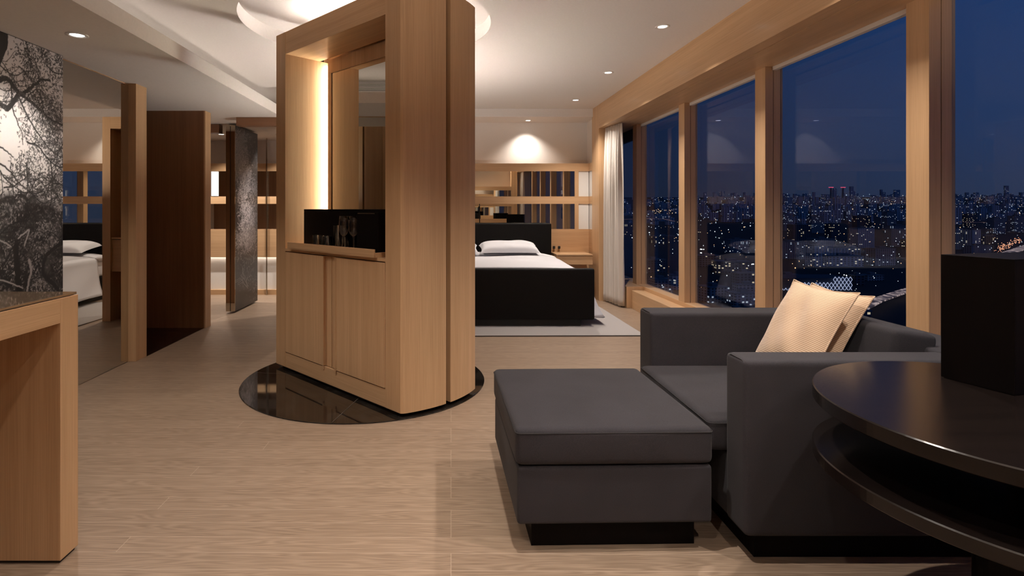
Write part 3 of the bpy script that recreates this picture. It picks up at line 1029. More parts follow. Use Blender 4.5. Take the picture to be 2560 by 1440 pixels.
def printed(name, parent, ys, zs, x, img, tint):
    """a printed sheet in the plane x, columns ys, rows zs; img[row, col]"""
    h, w = len(zs), len(ys)
    V = np.zeros((h, w, 3))
    V[..., 0] = x
    V[..., 1] = np.array(ys)[None, :]
    V[..., 2] = np.array(zs)[:, None]
    idx = np.arange(h * w).reshape(h, w)
    F = np.stack([idx[:-1, :-1], idx[:-1, 1:], idx[1:, 1:], idx[1:, :-1]], -1).reshape(-1, 4)
    me = bpy.data.meshes.new(name)
    me.from_pydata(V.reshape(-1, 3).tolist(), [], F.tolist())
    ca = me.color_attributes.new('print', 'FLOAT_COLOR', 'POINT')
    g = img.reshape(-1)
    c = np.stack([g * tint[0], g * tint[1], g * tint[2], np.ones_like(g)], -1)
    ca.data.foreach_set('color', c.reshape(-1).astype(np.float32))
    me.materials.append(M_PRINT)
    o = bpy.data.objects.new(name, me)
    COL.objects.link(o)
    o.parent = parent
    return o

# big tree mural on a sliding panel in front of the left wall mirror
mp = thing('mural_panel', 'tall black and white photo mural of a gnarled tree on the left wall', 'mural', (-2.60, 3.68, 0.0))
box('panel', M_EBONY, (0.0, 0.028, -0.86, 0.0, 0.012, 2.272), mp)
img = paint(640, 180, 5, 'tree')
ysm = np.linspace(3.68 - 0.60, 3.68, 180) - 3.68
full = np.concatenate([img[:, :1].repeat(1, 1), img], 1)
# the part of the panel beyond the left frame edge repeats the picture mirrored
ext = img[:, ::-1][:, -78:]
full = np.concatenate([img[:, ::-1][:, 180 - 78:], img], 1)
ysf = np.concatenate([np.linspace(-0.86, ysm[0] - 0.0034, 78), ysm])
printed('photo_print', mp, ysf, np.linspace(0.014, 2.270, 640), 0.0285, full, (1.0, 0.94, 0.93))
lm = thing('wall_mirror', 'tall wall mirror between the tree mural and the oak post', 'mirror', (XL, 3.2, 0.0))
box('glass', M_MIRRORG, (0.0, 0.012, -2.2, 1.298, 0.004, 2.262), lm)

# second photograph on a sliding door at the far opening
pd = thing('photo_door', 'sliding door printed with dark foliage photo near the back wall', 'door', (-2.65, 6.585, 0.0))
box('core', M_DARKGAP, (0.010, 0.104, 0.006, 0.785, 0.02, 2.24), pd)
box('steel_edge', M_EDGE, (0.0, 0.050, 0.0, 0.012, 0.022, 2.25), pd)
box('steel_edge', M_EDGE, (0.058, 0.108, 0.0, 0.012, 0.022, 2.25), pd)
img2 = paint(460, 120, 9, 'foliage')
printed('photo_print', pd, np.linspace(0.012, 0.785, 120), np.linspace(0.022, 2.25, 460), 0.1085, img2, (1.0, 0.93, 0.95))

# ---------------------------------------------------------------- desk at the left
dk = thing('console_desk', 'oak desk with thick frame legs and dark glass top at lower left', 'desk', (-1.36, 2.027, 0.0))
box('end_panel', M_OAK, (-1.15, 0.0, -0.093, 0.0, 0.012, 0.935), dk, bev=0.0015)
box('foot_strip', M_DARKGAP, (-1.14, -0.008, -0.085, -0.008, 0.0, 0.012), dk)
box('side_apron', M_OAKY, (-0.093, 0.0, -1.50, -0.093, 0.848, 0.935), dk, bev=0.0015)
box('near_end_panel', M_OAK, (-1.15, 0.0, -1.593, -1.50, 0.012, 0.935), dk, bev=0.0015)
box('top_board', M_OAKY, (-1.15, -0.093, -1.50, -0.093, 0.90, 0.935), dk)
box('glass_top', M_GTOP, (-1.15, -0.003, -1.59, -0.003, 0.9375, 0.9455), dk, bev=0.001)
box('glass_spacer', M_DARKGAP, (-1.14, -0.010, -1.58, -0.010, 0.935, 0.9375), dk)

# ---------------------------------------------------------------- armchair and ottoman
def seam_loop(name, parent, x0, x1, y0, y1, z, r=0.0018, cr=0.02):
    bm = bmesh.new()
    pts = []
    for cx, cy, a in ((x1 - cr, y1 - cr, 0), (x0 + cr, y1 - cr, 90), (x0 + cr, y0 + cr, 180), (x1 - cr, y0 + cr, 270)):
        for k in range(5):
            t = math.radians(a + 22.5 * k)
            pts.append((cx + cr * math.cos(t), cy + cr * math.sin(t), z))
    tube(bm, pts, r, 6, True)
    return link(name, bm, M_SEAM, parent, smooth=True)

def soft_box(name, mat, dims, parent, r=0.03, puff=0.0, seams=True, sz=None):
    """upholstered block: rounded edges, slightly crowned faces"""
    x0, x1, y0, y1, z0, z1 = dims
    bm = bmesh.new()
    abox(bm, *dims)
    bmesh.ops.bevel(bm, geom=bm.edges[:], offset=r, segments=5, profile=0.6, affect='EDGES')
    if puff:
        bmesh.ops.subdivide_edges(bm, edges=[e for e in bm.edges if e.calc_length() > 0.10], cuts=7, use_grid_fill=True)
        cx, cy, cz = (x0 + x1) / 2, (y0 + y1) / 2, (z0 + z1) / 2
        hx, hy, hz = (x1 - x0) / 2, (y1 - y0) / 2, (z1 - z0) / 2
        for v in bm.verts:
            a, b, c = (v.co.x - cx) / hx, (v.co.y - cy) / hy, (v.co.z - cz) / hz
            v.co.z += puff * c * (1 - a * a) * (1 - b * b)
            v.co.x += puff * 0.7 * a * (1 - c * c) * (1 - b * b)
            v.co.y += puff * 0.7 * b * (1 - c * c) * (1 - a * a)
    o = link(name, bm, mat, parent, smooth=True)
    return o

ac = thing('armchair', 'wide charcoal fabric armchair with square arms by the windows', 'armchair', (1.046, 1.93, 0.0))
soft_box('near_arm', M_FABRIC, (0.0, 0.80, 0.0, 0.14, 0.095, 0.715), ac, r=0.022)
a_ = ac.children[-1] if ac.children else None
arms = [o for o in bpy.data.objects if o.name == 'near_arm']
arms[0].name = 'arm'
soft_box('arm', M_FABRIC, (0.0, 0.80, 0.893, 1.065, 0.095, 0.715), ac, r=0.022)
soft_box('back_frame', M_FABRIC, (0.80, 1.055, 0.0, 1.065, 0.095, 0.715), ac, r=0.022)
soft_box('seat_base', M_FABRIC, (0.01, 0.81, 0.135, 0.90, 0.095, 0.330), ac, r=0.012)
sc_ = soft_box('seat_cushion', M_FABRIC, (-0.058, 0.66, 0.146, 0.886, 0.332, 0.452), ac, r=0.028, puff=0.008)
seam_loop('seam', sc_, -0.060, 0.662, 0.145, 0.887, 0.440, cr=0.02)
bc = soft_box('back_cushion', M_FABRIC, (-0.085, 0.085, -0.335, 0.335, -0.215, 0.200), ac, r=0.030, puff=0.006)
bc.location = (0.752, 0.535, 0.573)
bc.rotation_euler = (0, math.radians(8), 0)
box('plinth', M_EBONY, (0.055, 1.0, 0.045, 1.02, 0.0, 0.096), ac)
# stitched seams on the arms
for yy0, yy1 in ((0.0, 0.14), (0.893, 1.065)):
    bm = bmesh.new()
    e_ = 0.013
    for y_, s_ in ((yy0, 1), (yy1, -1)):
        pts = [(0.004, y_ + s_ * 0.012, 0.11), (0.004, y_ + s_ * 0.010, 0.40), (0.004, y_ + s_ * 0.012, 0.690)]
        pts += [(0.004, y_ + s_ * 0.020, 0.706), (0.005, y_ + s_ * 0.035, 0.7115)]
        tube(bm, pts, 0.0016, 5)
    tube(bm, [(0.005, yy0 + 0.035, 0.7115), (0.005, yy1 - 0.035, 0.7115)], 0.0016, 5)
    link('seam', bm, M_SEAM, ac, smooth=True)

ot = thing('ottoman', 'square charcoal fabric ottoman in front of the armchair', 'ottoman', (0.253, 1.985, 0.0), math.radians(1.2))
box('plinth', M_EBONY, (0.06, 0.67, 0.055, 0.70, 0.0, 0.110), ot)
soft_box('base', M_FABRIC, (0.0, 0.712, 0.0, 0.75, 0.108, 0.316), ot, r=0.014)
cu = soft_box('seat_cushion', M_FABRIC, (-0.006, 0.714, -0.006, 0.756, 0.322, 0.456), ot, r=0.026, puff=0.008)
seam_loop('seam', cu, -0.007, 0.715, -0.007, 0.757, 0.440, cr=0.02)
box('gap_board', M_DARKGAP, (0.02, 0.69, 0.02, 0.73, 0.31, 0.328), ot)

# ---------------------------------------------------------------- cushions
def pillow_bm(w, h, t, n=26, pinch=0.06, p=2.6, seed=1, wr=0.004, ex=0.62):
    bm = bmesh.new()
    rr = random.Random(seed)
    ph = [rr.uniform(0, 6) for _ in range(6)]
    top, bot = {}, {}
    for i in range(n + 1):
        for j in range(n + 1):
            a, b = -1 + 2 * i / n, -1 + 2 * j / n
            sx = 1 - pinch * (1 - b * b) * a * a
            sy = 1 - pinch * (1 - a * a) * b * b
            x, y = a * w / 2 * sx, b * h / 2 * sy
            f = max(0, (1 - abs(a) ** p) * (1 - abs(b) ** p)) ** ex
            wv = wr * f * (math.sin(5 * a + ph[0]) * math.sin(4 * b + ph[1]) + 0.6 * math.sin(9 * a + 6 * b + ph[2]))
            zt, zb = t / 2 * f + wv, -t / 2 * f + wv * 0.5
            top[i, j] = bm.verts.new((x, y, zt))
            edge = i in (0, n) or j in (0, n)
            bot[i, j] = top[i, j] if edge else bm.verts.new((x, y, zb))
    for i in range(n):
        for j in range(n):
            bm.faces.new((top[i, j], top[i + 1, j], top[i + 1, j + 1], top[i, j + 1]))
            q = [bot[i, j], bot[i, j + 1], bot[i + 1, j + 1], bot[i + 1, j]]
            if len(set(q)) >= 3 and not all(v in top.values() for v in ()):
                try:
                    bm.faces.new(q)
                except ValueError:
                    pass
    return bm

def throw_cushion(name, top_mid, lean, w, h, t, label, rz, seed):
    """local x = width (along the back of the chair), local y = height, local z = outward normal"""
    o = link(name, pillow_bm(w, h, t, 26, 0.09, 2.8, seed, 0.006), M_CORD, smooth=True)
    # y axis points up and leans towards the window, z points to the room
    yv = Vector((math.sin(lean), 0, math.cos(lean)))
    xv = Vector((0, -1, 0))
    zv = xv.cross(yv)
    m = Matrix((xv, yv, zv)).transposed().to_4x4()
    R = Matrix.Rotation(rz, 4, 'Z')
    c = Vector(top_mid) - (R @ m).to_3x3() @ Vector((0, h / 2, 0))
    o.matrix_world = Matrix.Translation(c) @ R @ m
    tag(o, label, 'cushion', 'corduroy cushions on the armchair')
    bm = bmesh.new()
    pts = []
    for s in (-1, 1):
        pass
    n = 24
    loop = []
    for k in range(4 * n):
        side, q = divmod(k, n)
        u = -1 + 2 * q / n
        a, b = [(u, -1), (1, u), (-u, 1), (-1, -u)][side]
        sx = 1 - 0.09 * (1 - b * b) * a * a
        sy = 1 - 0.09 * (1 - a * a) * b * b
        loop.append((a * w / 2 * sx, b * h / 2 * sy, 0))
    tube(bm, loop, 0.0035, 6, True)
    link('piping', bm, M_CORD, o, smooth=True)
    return o
throw_cushion('throw_cushion', (1.690, 2.466, 0.905), math.radians(28), 0.425, 0.455, 0.12, 'cream ribbed cushion in front of the other on the armchair', math.radians(0), 3)
throw_cushion('throw_cushion', (1.788, 2.500, 0.885), math.radians(27), 0.425, 0.44, 0.10, 'cream ribbed cushion behind the front one, against the chair back', math.radians(-3), 8)

# ---------------------------------------------------------------- round two-tier table with upright box
rt = thing('round_table', 'black round two-tier side table at lower right', 'table', (1.516, 1.424, 0.0))
RT = 0.476
def disc(name, z, r, th):
    bm = bmesh.new()
    lathe(bm, [(0, z), (r - 0.003, z), (r, z - 0.003), (r, z - th + 0.003), (r - 0.003, z - th), (0, z - th)], 160)
    o = link(name, bm, M_BLACK, rt)
    return o
disc('table_top', 0.725, RT, 0.040)
disc('lower_shelf', 0.553, RT, 0.036)
bm = bmesh.new()
lathe(bm, [(0, 0.517), (0.115, 0.517), (0.115, 0.012), (0, 0.012)], 48)
link('pedestal', bm, M_EBONY, rt)
bm = bmesh.new()
lathe(bm, [(0, 0.014), (0.24, 0.014), (0.244, 0.010), (0.244, 0.0), (0, 0.0)], 64)
link('base_plate', bm, M_BRONZE, rt)
bm = bmesh.new()
lathe(bm, [(0, 0.685), (0.145, 0.685), (0.150, 0.676), (0.05, 0.668), (0.045, 0.553), (0, 0.553)], 48)
link('swivel', bm, M_BRONZE, rt)
bx_ = thing('upright_box', 'tall plain black box standing on the round dark table', 'box', (1.592, 1.543, 0.726), math.radians(15.5))
box('body', M_EBONY, (0.004, 0.45, 0.0, 0.179, 0.0, 0.3785), bx_, bev=0.001)
box('side_panel', M_EBONY, (0.0, 0.0035, 0.0, 0.183, 0.0, 0.3815), bx_, bev=0.0008)
box('lid', M_EBONY, (0.0045, 0.45, 0.0, 0.183, 0.379, 0.3815), bx_)

# ---------------------------------------------------------------- bed
bd = thing('bed', 'large bed with black upholstered headboard and footboard, white bedding', 'bed', (0.48, 5.76, 0.0))
soft_box('headboard', M_LEATHER, (-1.0, 1.002, 2.05, 2.20, 0.02, 1.043), bd, r=0.022)
soft_box('footboard', M_LEATHER, (-1.066, 1.066, 0.0, 0.085, 0.085, 0.622), bd, r=0.022)
soft_box('side_rails', M_LEATHER, (-0.99, 0.99, 0.08, 2.06, 0.10, 0.32), bd, r=0.015)
box('plinth', M_DARKGAP, (-0.93, 0.93, 0.05, 1.95, 0.012, 0.105), bd)
soft_box('mattress', M_LINEN, (-0.955, 0.955, 0.10, 2.04, 0.32, 0.560), bd, r=0.05)
def duvet():
    bm = bmesh.new()
    W = 0.97
    ny, rows = 44, []
    for j in range(ny + 1):
        t = j / ny
        y = 0.095 + 1.52 * t
        prof = []
        flare = 0.20 * (1 - 0.6 * t)
        zb = 0.095
        for s in (-1, 1):
            side = []
            for k in range(15):
                q = k / 14
                x = s * (W + 0.035 + flare * q ** 1.3 + 0.016 * math.sin(9 * t + 5 * q + s) * q)
                z = 0.560 - (0.560 - zb) * q
                side.append((x, y + 0.0, z))
            if s == -1: left = side[::-1]
            else: right = side
        top = []
        for k in range(25):
            u = -1 + 2 * k / 24
            z = 0.630 + 0.012 * math.sin(3 * u + 2 * t) * math.sin(5 * t) - 0.055 * abs(u) ** 5
            top.append((u * (W + 0.02), y, z))
        rows.append([bm.verts.new(p) for p in left + top + right])
    for a, b in zip(rows, rows[1:]):
        for k in range(len(a) - 1):
            bm.faces.new((a[k], a[k + 1], b[k + 1], b[k]))
    r0 = rows[0]
    nside = 15
    for side, idxs, sg in (('l', list(range(nside)), -1), ('r', list(range(len(r0) - nside, len(r0))), 1)):
        inner = [bm.verts.new((sg * (W - 0.02), 0.095, r0[i].co.z)) for i in idxs]
        for k in range(nside - 1):
            bm.faces.new((r0[idxs[k]], r0[idxs[k + 1]], inner[k + 1], inner[k]))
    o = link('duvet', bm, M_LINEN, bd, smooth=True)
    md = o.modifiers.new('thick', 'SOLIDIFY')
    md.thickness = 0.022
    md.offset = -1
    return o
duvet()
bm = bmesh.new()   # turned-back sheet edge
rows = []
for k in range(30):
    u = -1 + 2 * k / 29
    x = u * 0.985
    ring = []
    for a in range(10):
        t = 2 * PI * a / 10
        ring.append(bm.verts.new((x, 1.74 + 0.15 * math.cos(t) + 0.004 * math.sin(7 * u), 0.628 + 0.034 * math.sin(t) - 0.055 * abs(u) ** 5 + 0.004 * math.sin(11 * u))))
    rows.append(ring)
for a, b in zip(rows, rows[1:]):
    for k in range(10):
        bm.faces.new((a[k], a[(k + 1) % 10], b[(k + 1) % 10], b[k]))
bm.faces.new(rows[0]); bm.faces.new(rows[-1])
link('folded_sheet', bm, M_LINEN, bd, smooth=True)
for x, z, lb, sd in ((0.84, 0.700, 'plump white pillow on the window side of the bed', 2), (0.02, 0.700, 'plump white pillow on the side of the bed behind the column', 5)):
    o = link('pillow', pillow_bm(0.80, 0.46, 0.20, 30, 0.07, 4.0, sd, 0.0035, 0.45), M_LINEN, loc=(x, 7.50, z), rot=(math.radians(9), 0, 0), smooth=True)
    tag(o, lb, 'pillow', 'white bed pillows')

rg = thing('rug', 'pale grey woven rug under the bed', 'rug', (0.45, 5.375, 0.0), math.radians(0.5))
box('pile', M_RUG, (-1.75, 1.49, 0.006, 1.95, 0.0, 0.012), rg, bev=0.002)
box('binding', M_RUGEDGE, (-1.75, 1.49, 0.0, 0.006, 0.0, 0.010), rg)

ns = thing('nightstand', 'floating oak nightstand shelf beside the bed', 'nightstand', (1.50, 7.55, 0.0))
box('drawer', M_OAKX, (0.0, 0.50, 0.012, 0.449, 0.483, 0.602), ns, bev=0.001)
box('top', M_OAKX, (0.0, 0.50, 0.0, 0.449, 0.606, 0.624), ns, bev=0.001)
box('shadow_gap', M_DARKGAP, (0.004, 0.496, 0.020, 0.449, 0.602, 0.606), ns)
for i, (x, lb) in enumerate(((1.548, 'small black knob socket on the wall beside the headboard, left of two'), (1.622, 'small black knob socket on the wall beside the headboard, right of two'))):
    t = thing('reading_light', lb, 'reading light', (x, 7.97, 0.626), group='small reading lights by the headboard')
    bm = bmesh.new()
    lathe(bm, [(0, 0.045), (0.016, 0.045), (0.018, 0.05), (0.018, 0.078), (0.014, 0.084), (0, 0.084)], 20)
    link('head', bm, M_DARKGAP, t)
    bm = bmesh.new()
    tube(bm, [(0, 0, 0.0), (0.004, -0.004, 0.02), (0, 0, 0.048)], 0.0035)
    link('stalk', bm, M_CHROME, t)

# ---------------------------------------------------------------- curtain
def curtain(A, B, label):
    bm = bmesh.new()
    n, m = 150, 26
    A, B = Vector(A), Vector(B)
    rows = []
    for j in range(m + 1):
        z = 0.022 + (2.335 - 0.022) * j / m
        tz = j / m
        amp = 0.030 * (1.05 - 0.75 * tz ** 6)
        row = []
        for i in range(n + 1):
            s = i / n
            p = A.lerp(B, s)
            d = (B - A).normalized()
            nn = Vector((-d.y, d.x))
            off = amp * math.sin(2 * PI * 6.5 * s + 0.5 * math.sin(3 * s + 2.5 * tz)) + 0.008 * math.sin(2 * PI * 15 * s + 2 * tz)
            q = p + nn * off + d * 0.035 * (1 - tz) * (s - 0.4) * 2
            row.append(bm.verts.new((q.x, q.y, z)))
        rows.append(row)
    for a, b in zip(rows, rows[1:]):
        for k in range(n):
            bm.faces.new((a[k], a[k + 1], b[k + 1], b[k]))
    o = link('curtain', bm, M_CURTAIN, smooth=True)
    md = o.modifiers.new('thick', 'SOLIDIFY')
    md.thickness = 0.004
    tag(o, label, 'curtain')
curtain((2.135, 7.43), (2.205, 6.96), 'cream floor-length curtain gathered in the corner by the last window')
curtain((2.19, -0.52), (2.235, -0.06), 'cream curtain bunched at the near end of the windows, seen in the bed wall mirror')

# ---------------------------------------------------------------- the city outside
def ground_z(y):
    return -120 + 4.35e-6 * y * y
M_GROUND = plain('dark_city_ground', (0.010, 0.012, 0.018), 0.9, bscale=0.01)
bm = bmesh.new()
ysg = [30, 120, 300, 500, 700, 900, 1200, 1600, 2100, 2800, 3600, 4500, 5600, 6800, 8200]
xsg = np.linspace(-9000, 16000, 12)
rows = [[bm.verts.new((x, y, ground_z(y))) for x in xsg] for y in ysg]
for a, b in zip(rows, rows[1:]):
    for k in range(len(xsg) - 1):
        bm.faces.new((a[k], a[k + 1], b[k + 1], b[k]))
rows[0][0]
struct(link('ground', bm, M_GROUND), label='dark ground of the city far below the windows')

def facade_mat(name, base, winc, strength, sx, sz, lit):
    m, nt, b = new_mat(name)
    L = nt.links
    tc = nt.nodes.new('ShaderNodeTexCoord')
    ge = nt.nodes.new('ShaderNodeNewGeometry')
    sep = nt.nodes.new('ShaderNodeSeparateXYZ')
    L.new(tc.outputs['Object'], sep.inputs[0])
    ad = nt.nodes.new('ShaderNodeMath'); ad.operation = 'ADD'
    L.new(sep.outputs[0], ad.inputs[0]); L.new(sep.outputs[1], ad.inputs[1])
    def cell(sock, size):
        d = nt.nodes.new('ShaderNodeMath'); d.operation = 'DIVIDE'; d.inputs[1].default_value = size
        L.new(sock, d.inputs[0])
        f = nt.nodes.new('ShaderNodeMath'); f.operation = 'FLOOR'; L.new(d.outputs[0], f.inputs[0])
        fr = nt.nodes.new('ShaderNodeMath'); fr.operation = 'FRACT'; L.new(d.outputs[0], fr.inputs[0])
        gt = nt.nodes.new('ShaderNodeMath'); gt.operation = 'GREATER_THAN'; gt.inputs[1].default_value = 0.45
        L.new(fr.outputs[0], gt.inputs[0])
        return f.outputs[0], gt.outputs[0]
    fx, gx = cell(ad.outputs[0], sx)
    fz, gz = cell(sep.outputs[2], sz)
    cb = nt.nodes.new('ShaderNodeCombineXYZ')
    L.new(fx, cb.inputs[0]); L.new(fz, cb.inputs[1])
    oi = nt.nodes.new('ShaderNodeObjectInfo')
    L.new(oi.outputs['Random'], cb.inputs[2])
    wn_ = nt.nodes.new('ShaderNodeTexWhiteNoise'); wn_.noise_dimensions = '3D'
    L.new(cb.outputs[0], wn_.inputs['Vector'])
    on = nt.nodes.new('ShaderNodeMath'); on.operation = 'GREATER_THAN'; on.inputs[1].default_value = 1 - lit
    L.new(wn_.outputs['Value'], on.inputs[0])
    w = nt.nodes.new('ShaderNodeMath'); w.operation = 'MULTIPLY'
    L.new(gx, w.inputs[0]); L.new(gz, w.inputs[1])
    e1 = nt.nodes.new('ShaderNodeMath'); e1.operation = 'MULTIPLY'
    L.new(w.outputs[0], e1.inputs[0]); L.new(on.outputs[0], e1.inputs[1])
    e2 = nt.nodes.new('ShaderNodeMath'); e2.operation = 'MULTIPLY'; e2.inputs[1].default_value = strength
    L.new(e1.outputs[0], e2.inputs[0])
    mx = nt.nodes.new('ShaderNodeMix'); mx.data_type = 'RGBA'
    mx.inputs['A'].default_value = (*base, 1)
    mx.inputs['B'].default_value = (base[0] * .12, base[1] * .12, base[2] * .14, 1)
    L.new(w.outputs[0], mx.inputs['Factor'])
    L.new(mx.outputs['Result'], b.inputs['Base Color'])
    b.inputs['Emission Color'].default_value = (*winc, 1)
    L.new(e2.outputs[0], b.inputs['Emission Strength'])
    b.inputs['Roughness'].default_value = 0.8
    return m
M_FAC = [facade_mat('pale_facade', (0.55, 0.58, 0.66), (1, 0.86, 0.62), 0.5, 6, 3.4, 0.10),
         facade_mat('grey_facade', (0.30, 0.32, 0.38), (0.85, 0.93, 1), 0.5, 5, 3.4, 0.08),
         facade_mat('dark_facade', (0.10, 0.11, 0.15), (1, 0.80, 0.50), 0.6, 6, 4, 0.12)]
M_ROOF = plain('flat_roof', (0.16, 0.17, 0.20), 0.9, bscale=0.1)
CITY_GROUP = 'apartment and office blocks of the city below'
def building(px, Y, w, d, h, k, label=None, rz=0.0, roofkind=0, zbase=None):
    X = (px - 1118) / 1375 * Y
    z = ground_z(Y) - 2 if zbase is None else zbase
    t = thing('building', label or ['pale', 'grey', 'dark'][k] + ' distant city building with a few lit windows', 'building', (X, Y, z), rz, CITY_GROUP if not label else None)
    box('block', M_FAC[k], (-w / 2, w / 2, 0, d, 0, h), t)
    boxes('roof', M_ROOF, [(-w / 2 - .5, w / 2 + .5, -.5, d + .5, h, h + 1.2), (-w / 6, w / 8, d * .3, d * .7, h + 1.2, h + 5)], t)
    return t
def yh(py, Y):      # height above the ground of a roof that shows at row py
    return (522 - py) / 1375 * Y + 1.25 - ground_z(Y) + 2
spec = [ # px, row of roof, distance, width m, depth, facade, rz
    (1985, 606, 1250, 62, 30, 1, -.1), (2062, 598, 1300, 52, 26, 1, .1), (2052, 615, 1100, 30, 24, 0, .1), (2110, 620, 1150, 64, 26, 0, -.15),
    (2215, 622, 1120, 50, 22, 1, .2), (2255, 565, 1600, 60, 30, 1, .0), (2005, 562, 1700, 56, 30, 2, 0), (2090, 560, 1900, 34, 30, 2, .1),
    (2400, 572, 1500, 22, 22, 0, .2), (2441, 575, 1480, 30, 22, 0, .2), (2475, 590, 1700, 50, 30, 2, 0), (1660, 700, 760, 26, 20, 1, .1), (1700, 690, 800, 22, 20, 0, 0),
    (1640, 650, 1000, 40, 20, 2, .2), (1775, 640, 1100, 44, 24, 2, .1), (1850, 600, 1400, 50, 30, 1, .1), (1835, 655, 1000, 60, 25, 2, -.1), (1800, 720, 700, 30, 25, 1, .3),
    (1870, 735, 680, 34, 20, 1, .1), (1980, 690, 900, 40, 20, 2, .1), (2150, 690, 850, 14, 14, 2, 0), (2190, 690, 900, 30, 18, 1, .15), 
    (2120, 780, 540, 50, 26, 2, .1), (2455, 615, 1300, 60, 20, 1, .2), (2300, 600, 1500, 60, 30, 2, 0),
    (1580, 560, 2100, 60, 30, 2, 0), (1660, 590, 1700, 70, 30, 2, .1), (1730, 575, 1900, 60, 30, 2, 0), (2160, 540, 2400, 60, 30, 2, 0), (2230, 530, 2350, 40, 30, 1, 0),
    (2045, 540, 2250, 50, 30, 1, 0), (1970, 535, 2400, 36, 30, 1, .1), (2500, 545, 2200, 50, 30, 1, .1), (2430, 535, 2700, 40, 30, 2, .1), (2550, 540, 2300, 50, 30, 1, .1)]
for px, row, Y, w, d, k, rz in spec:
    building(px, Y, w, d, max(10, yh(row, Y)), k, None, rz)
rb = random.Random(12)
foot = [((px - 1118) / 1375 * Y, Y, w * 0.5) for px, row, Y, w, d, k, rz in spec]
for i in range(30):
    px = 1600 + (i * 137) % 960 + rb.uniform(-6, 6)
    Y = (575, 640, 735, 850)[i % 4] + rb.uniform(-12, 12)
    w = rb.uniform(16, 34)
    X = (px - 1118) / 1375 * Y
    if (2130 < px < 2420 and Y < 900) or (1930 < px < 2150 and Y > 700) or any(math.hypot(X - a, Y + 8 - b) < w * 0.5 + r_ + 16 for a, b, r_ in foot):
        continue
    foot.append((X, Y, w * 0.5))
    building(px, Y, w, rb.uniform(12, 20), rb.uniform(8, 22), rb.choice((1, 1, 2)), None, rb.uniform(-.3, .3))
building(2115, 980, 58, 18, 18, 0, 'long low white block with rows of small windows in the city', -0.12, zbase=ground_z(980) + 14)
building(2165, 1550, 55, 26, yh(570, 1550), 0, 'broad pale slab tower standing above the low city blocks', 0.15)
# far skyline: past counting
bm = bmesh.new()
rs = np.random.default_rng(4)
for i in range(620):
    Y = rs.uniform(2900, 7600)
    px = rs.uniform(1480, 2760)
    X = (px - 1118) / 1375 * Y
    hh = rs.uniform(30, 90) * (1 + 0.4 * (Y > 5000)) * (1.6 if rs.random() < 0.07 and px > 1900 else 1)
    if px < 1760: hh *= 0.45
    w = rs.uniform(18, 60)
    z = ground_z(Y)
    abox(bm, X - w / 2, X + w / 2, Y, Y + 20, z - 3, z + hh)
M_SKYL = facade_mat('hazed_skyline_facade', (0.50, 0.56, 0.68), (0.9, 0.92, 1), 0.22, 14, 9, 0.10)  # pale bluish base colour stands in for distance haze
tag(link('skyline', bm, M_SKYL), 'mass of far city blocks along the horizon', 'skyline', kind='stuff')

# lights of streets and windows, past counting: three tints
def city_lights(name, n, col, s, seed, label, fn):
    r = np.random.default_rng(seed)
    bm = bmesh.new()
    for i in range(n):
        px, Y, hz, rad = fn(r)
        X = (px - 1118) / 1375 * Y
        z = ground_z(Y) + hz
        q = rad * Y / 1375
        vs = [bm.verts.new((X + a * q, Y + b * q, z + c * q)) for a, b, c in ((1, 0, 0), (-1, 0, 0), (0, 1, 0), (0, -1, 0), (0, 0, 1), (0, 0, -1))]
        for f in ((0, 2, 4), (2, 1, 4), (1, 3, 4), (3, 0, 4), (2, 0, 5), (1, 2, 5), (3, 1, 5), (0, 3, 5)):
            bm.faces.new([vs[k] for k in f])
    tag(link(name, bm, emis(name + '_glow', col, s)), label, 'city lights', kind='stuff')
def f_far(r):
    Y = r.uniform(2300, 7800)
    px = 1560 + 1100 * r.random() ** (0.75)
    return px, Y, r.uniform(5, 75) * (0.4 if px < 1800 else 1), abs(r.normal(0, 0.45)) + 0.55
def f_mid(r):
    Y = 650 * math.exp(r.random() * 1.4)
    return r.uniform(1560, 2640), Y, r.uniform(4, 30), abs(r.normal(0, 0.5)) + 0.6
def f_left(r):
    return 1620 + 110 * r.random(), 4300 + 500 * r.random(), r.uniform(0, 25), 0.8
def f_orange(r):
    t = r.random()
    return 2490 + 60 * t + r.normal(0, 5), 1350 + 420 * t + r.normal(0, 60), 6 + 4 * r.random(), 1.1
city_lights('white_city_lights', 560, (0.75, 0.90, 1.0), 0.9, 21, 'countless white lights of the far city', f_far)
city_lights('warm_city_lights', 330, (1.0, 0.74, 0.50), 0.9, 22, 'countless warm lights of the far city', f_far)
city_lights('street_lights', 240, (0.90, 0.97, 0.95), 2.0, 23, 'scattered street lights between the nearer blocks', f_mid)
city_lights('amber_street_lights', 90, (1.0, 0.55, 0.25), 1.8, 24, 'amber street lights between the nearer blocks', f_mid)
city_lights('bridge_lights', 60, (1.0, 0.66, 0.35), 1.8, 25, 'cluster of amber lights by the far bridge', f_left)
city_lights('junction_lights', 110, (1.0, 0.42, 0.22), 1.4, 26, 'orange lights of the road junction at far right', f_orange)
def f_flood(r):
    k = r.integers(0, 9)
    px, Y = [(1770, 1180), (1752, 1250), (1824, 1060), (1846, 1020), (1882, 1020), (1782, 1150), (1755, 1350), (2068, 830), (2112, 860)][k]
    return px + r.normal(0, 3), Y + r.normal(0, 4), 14, 1.5
city_lights('flood_lights', 34, (1.0, 0.97, 0.85), 3.0, 27, 'bright flood lights low in the second window', f_flood)

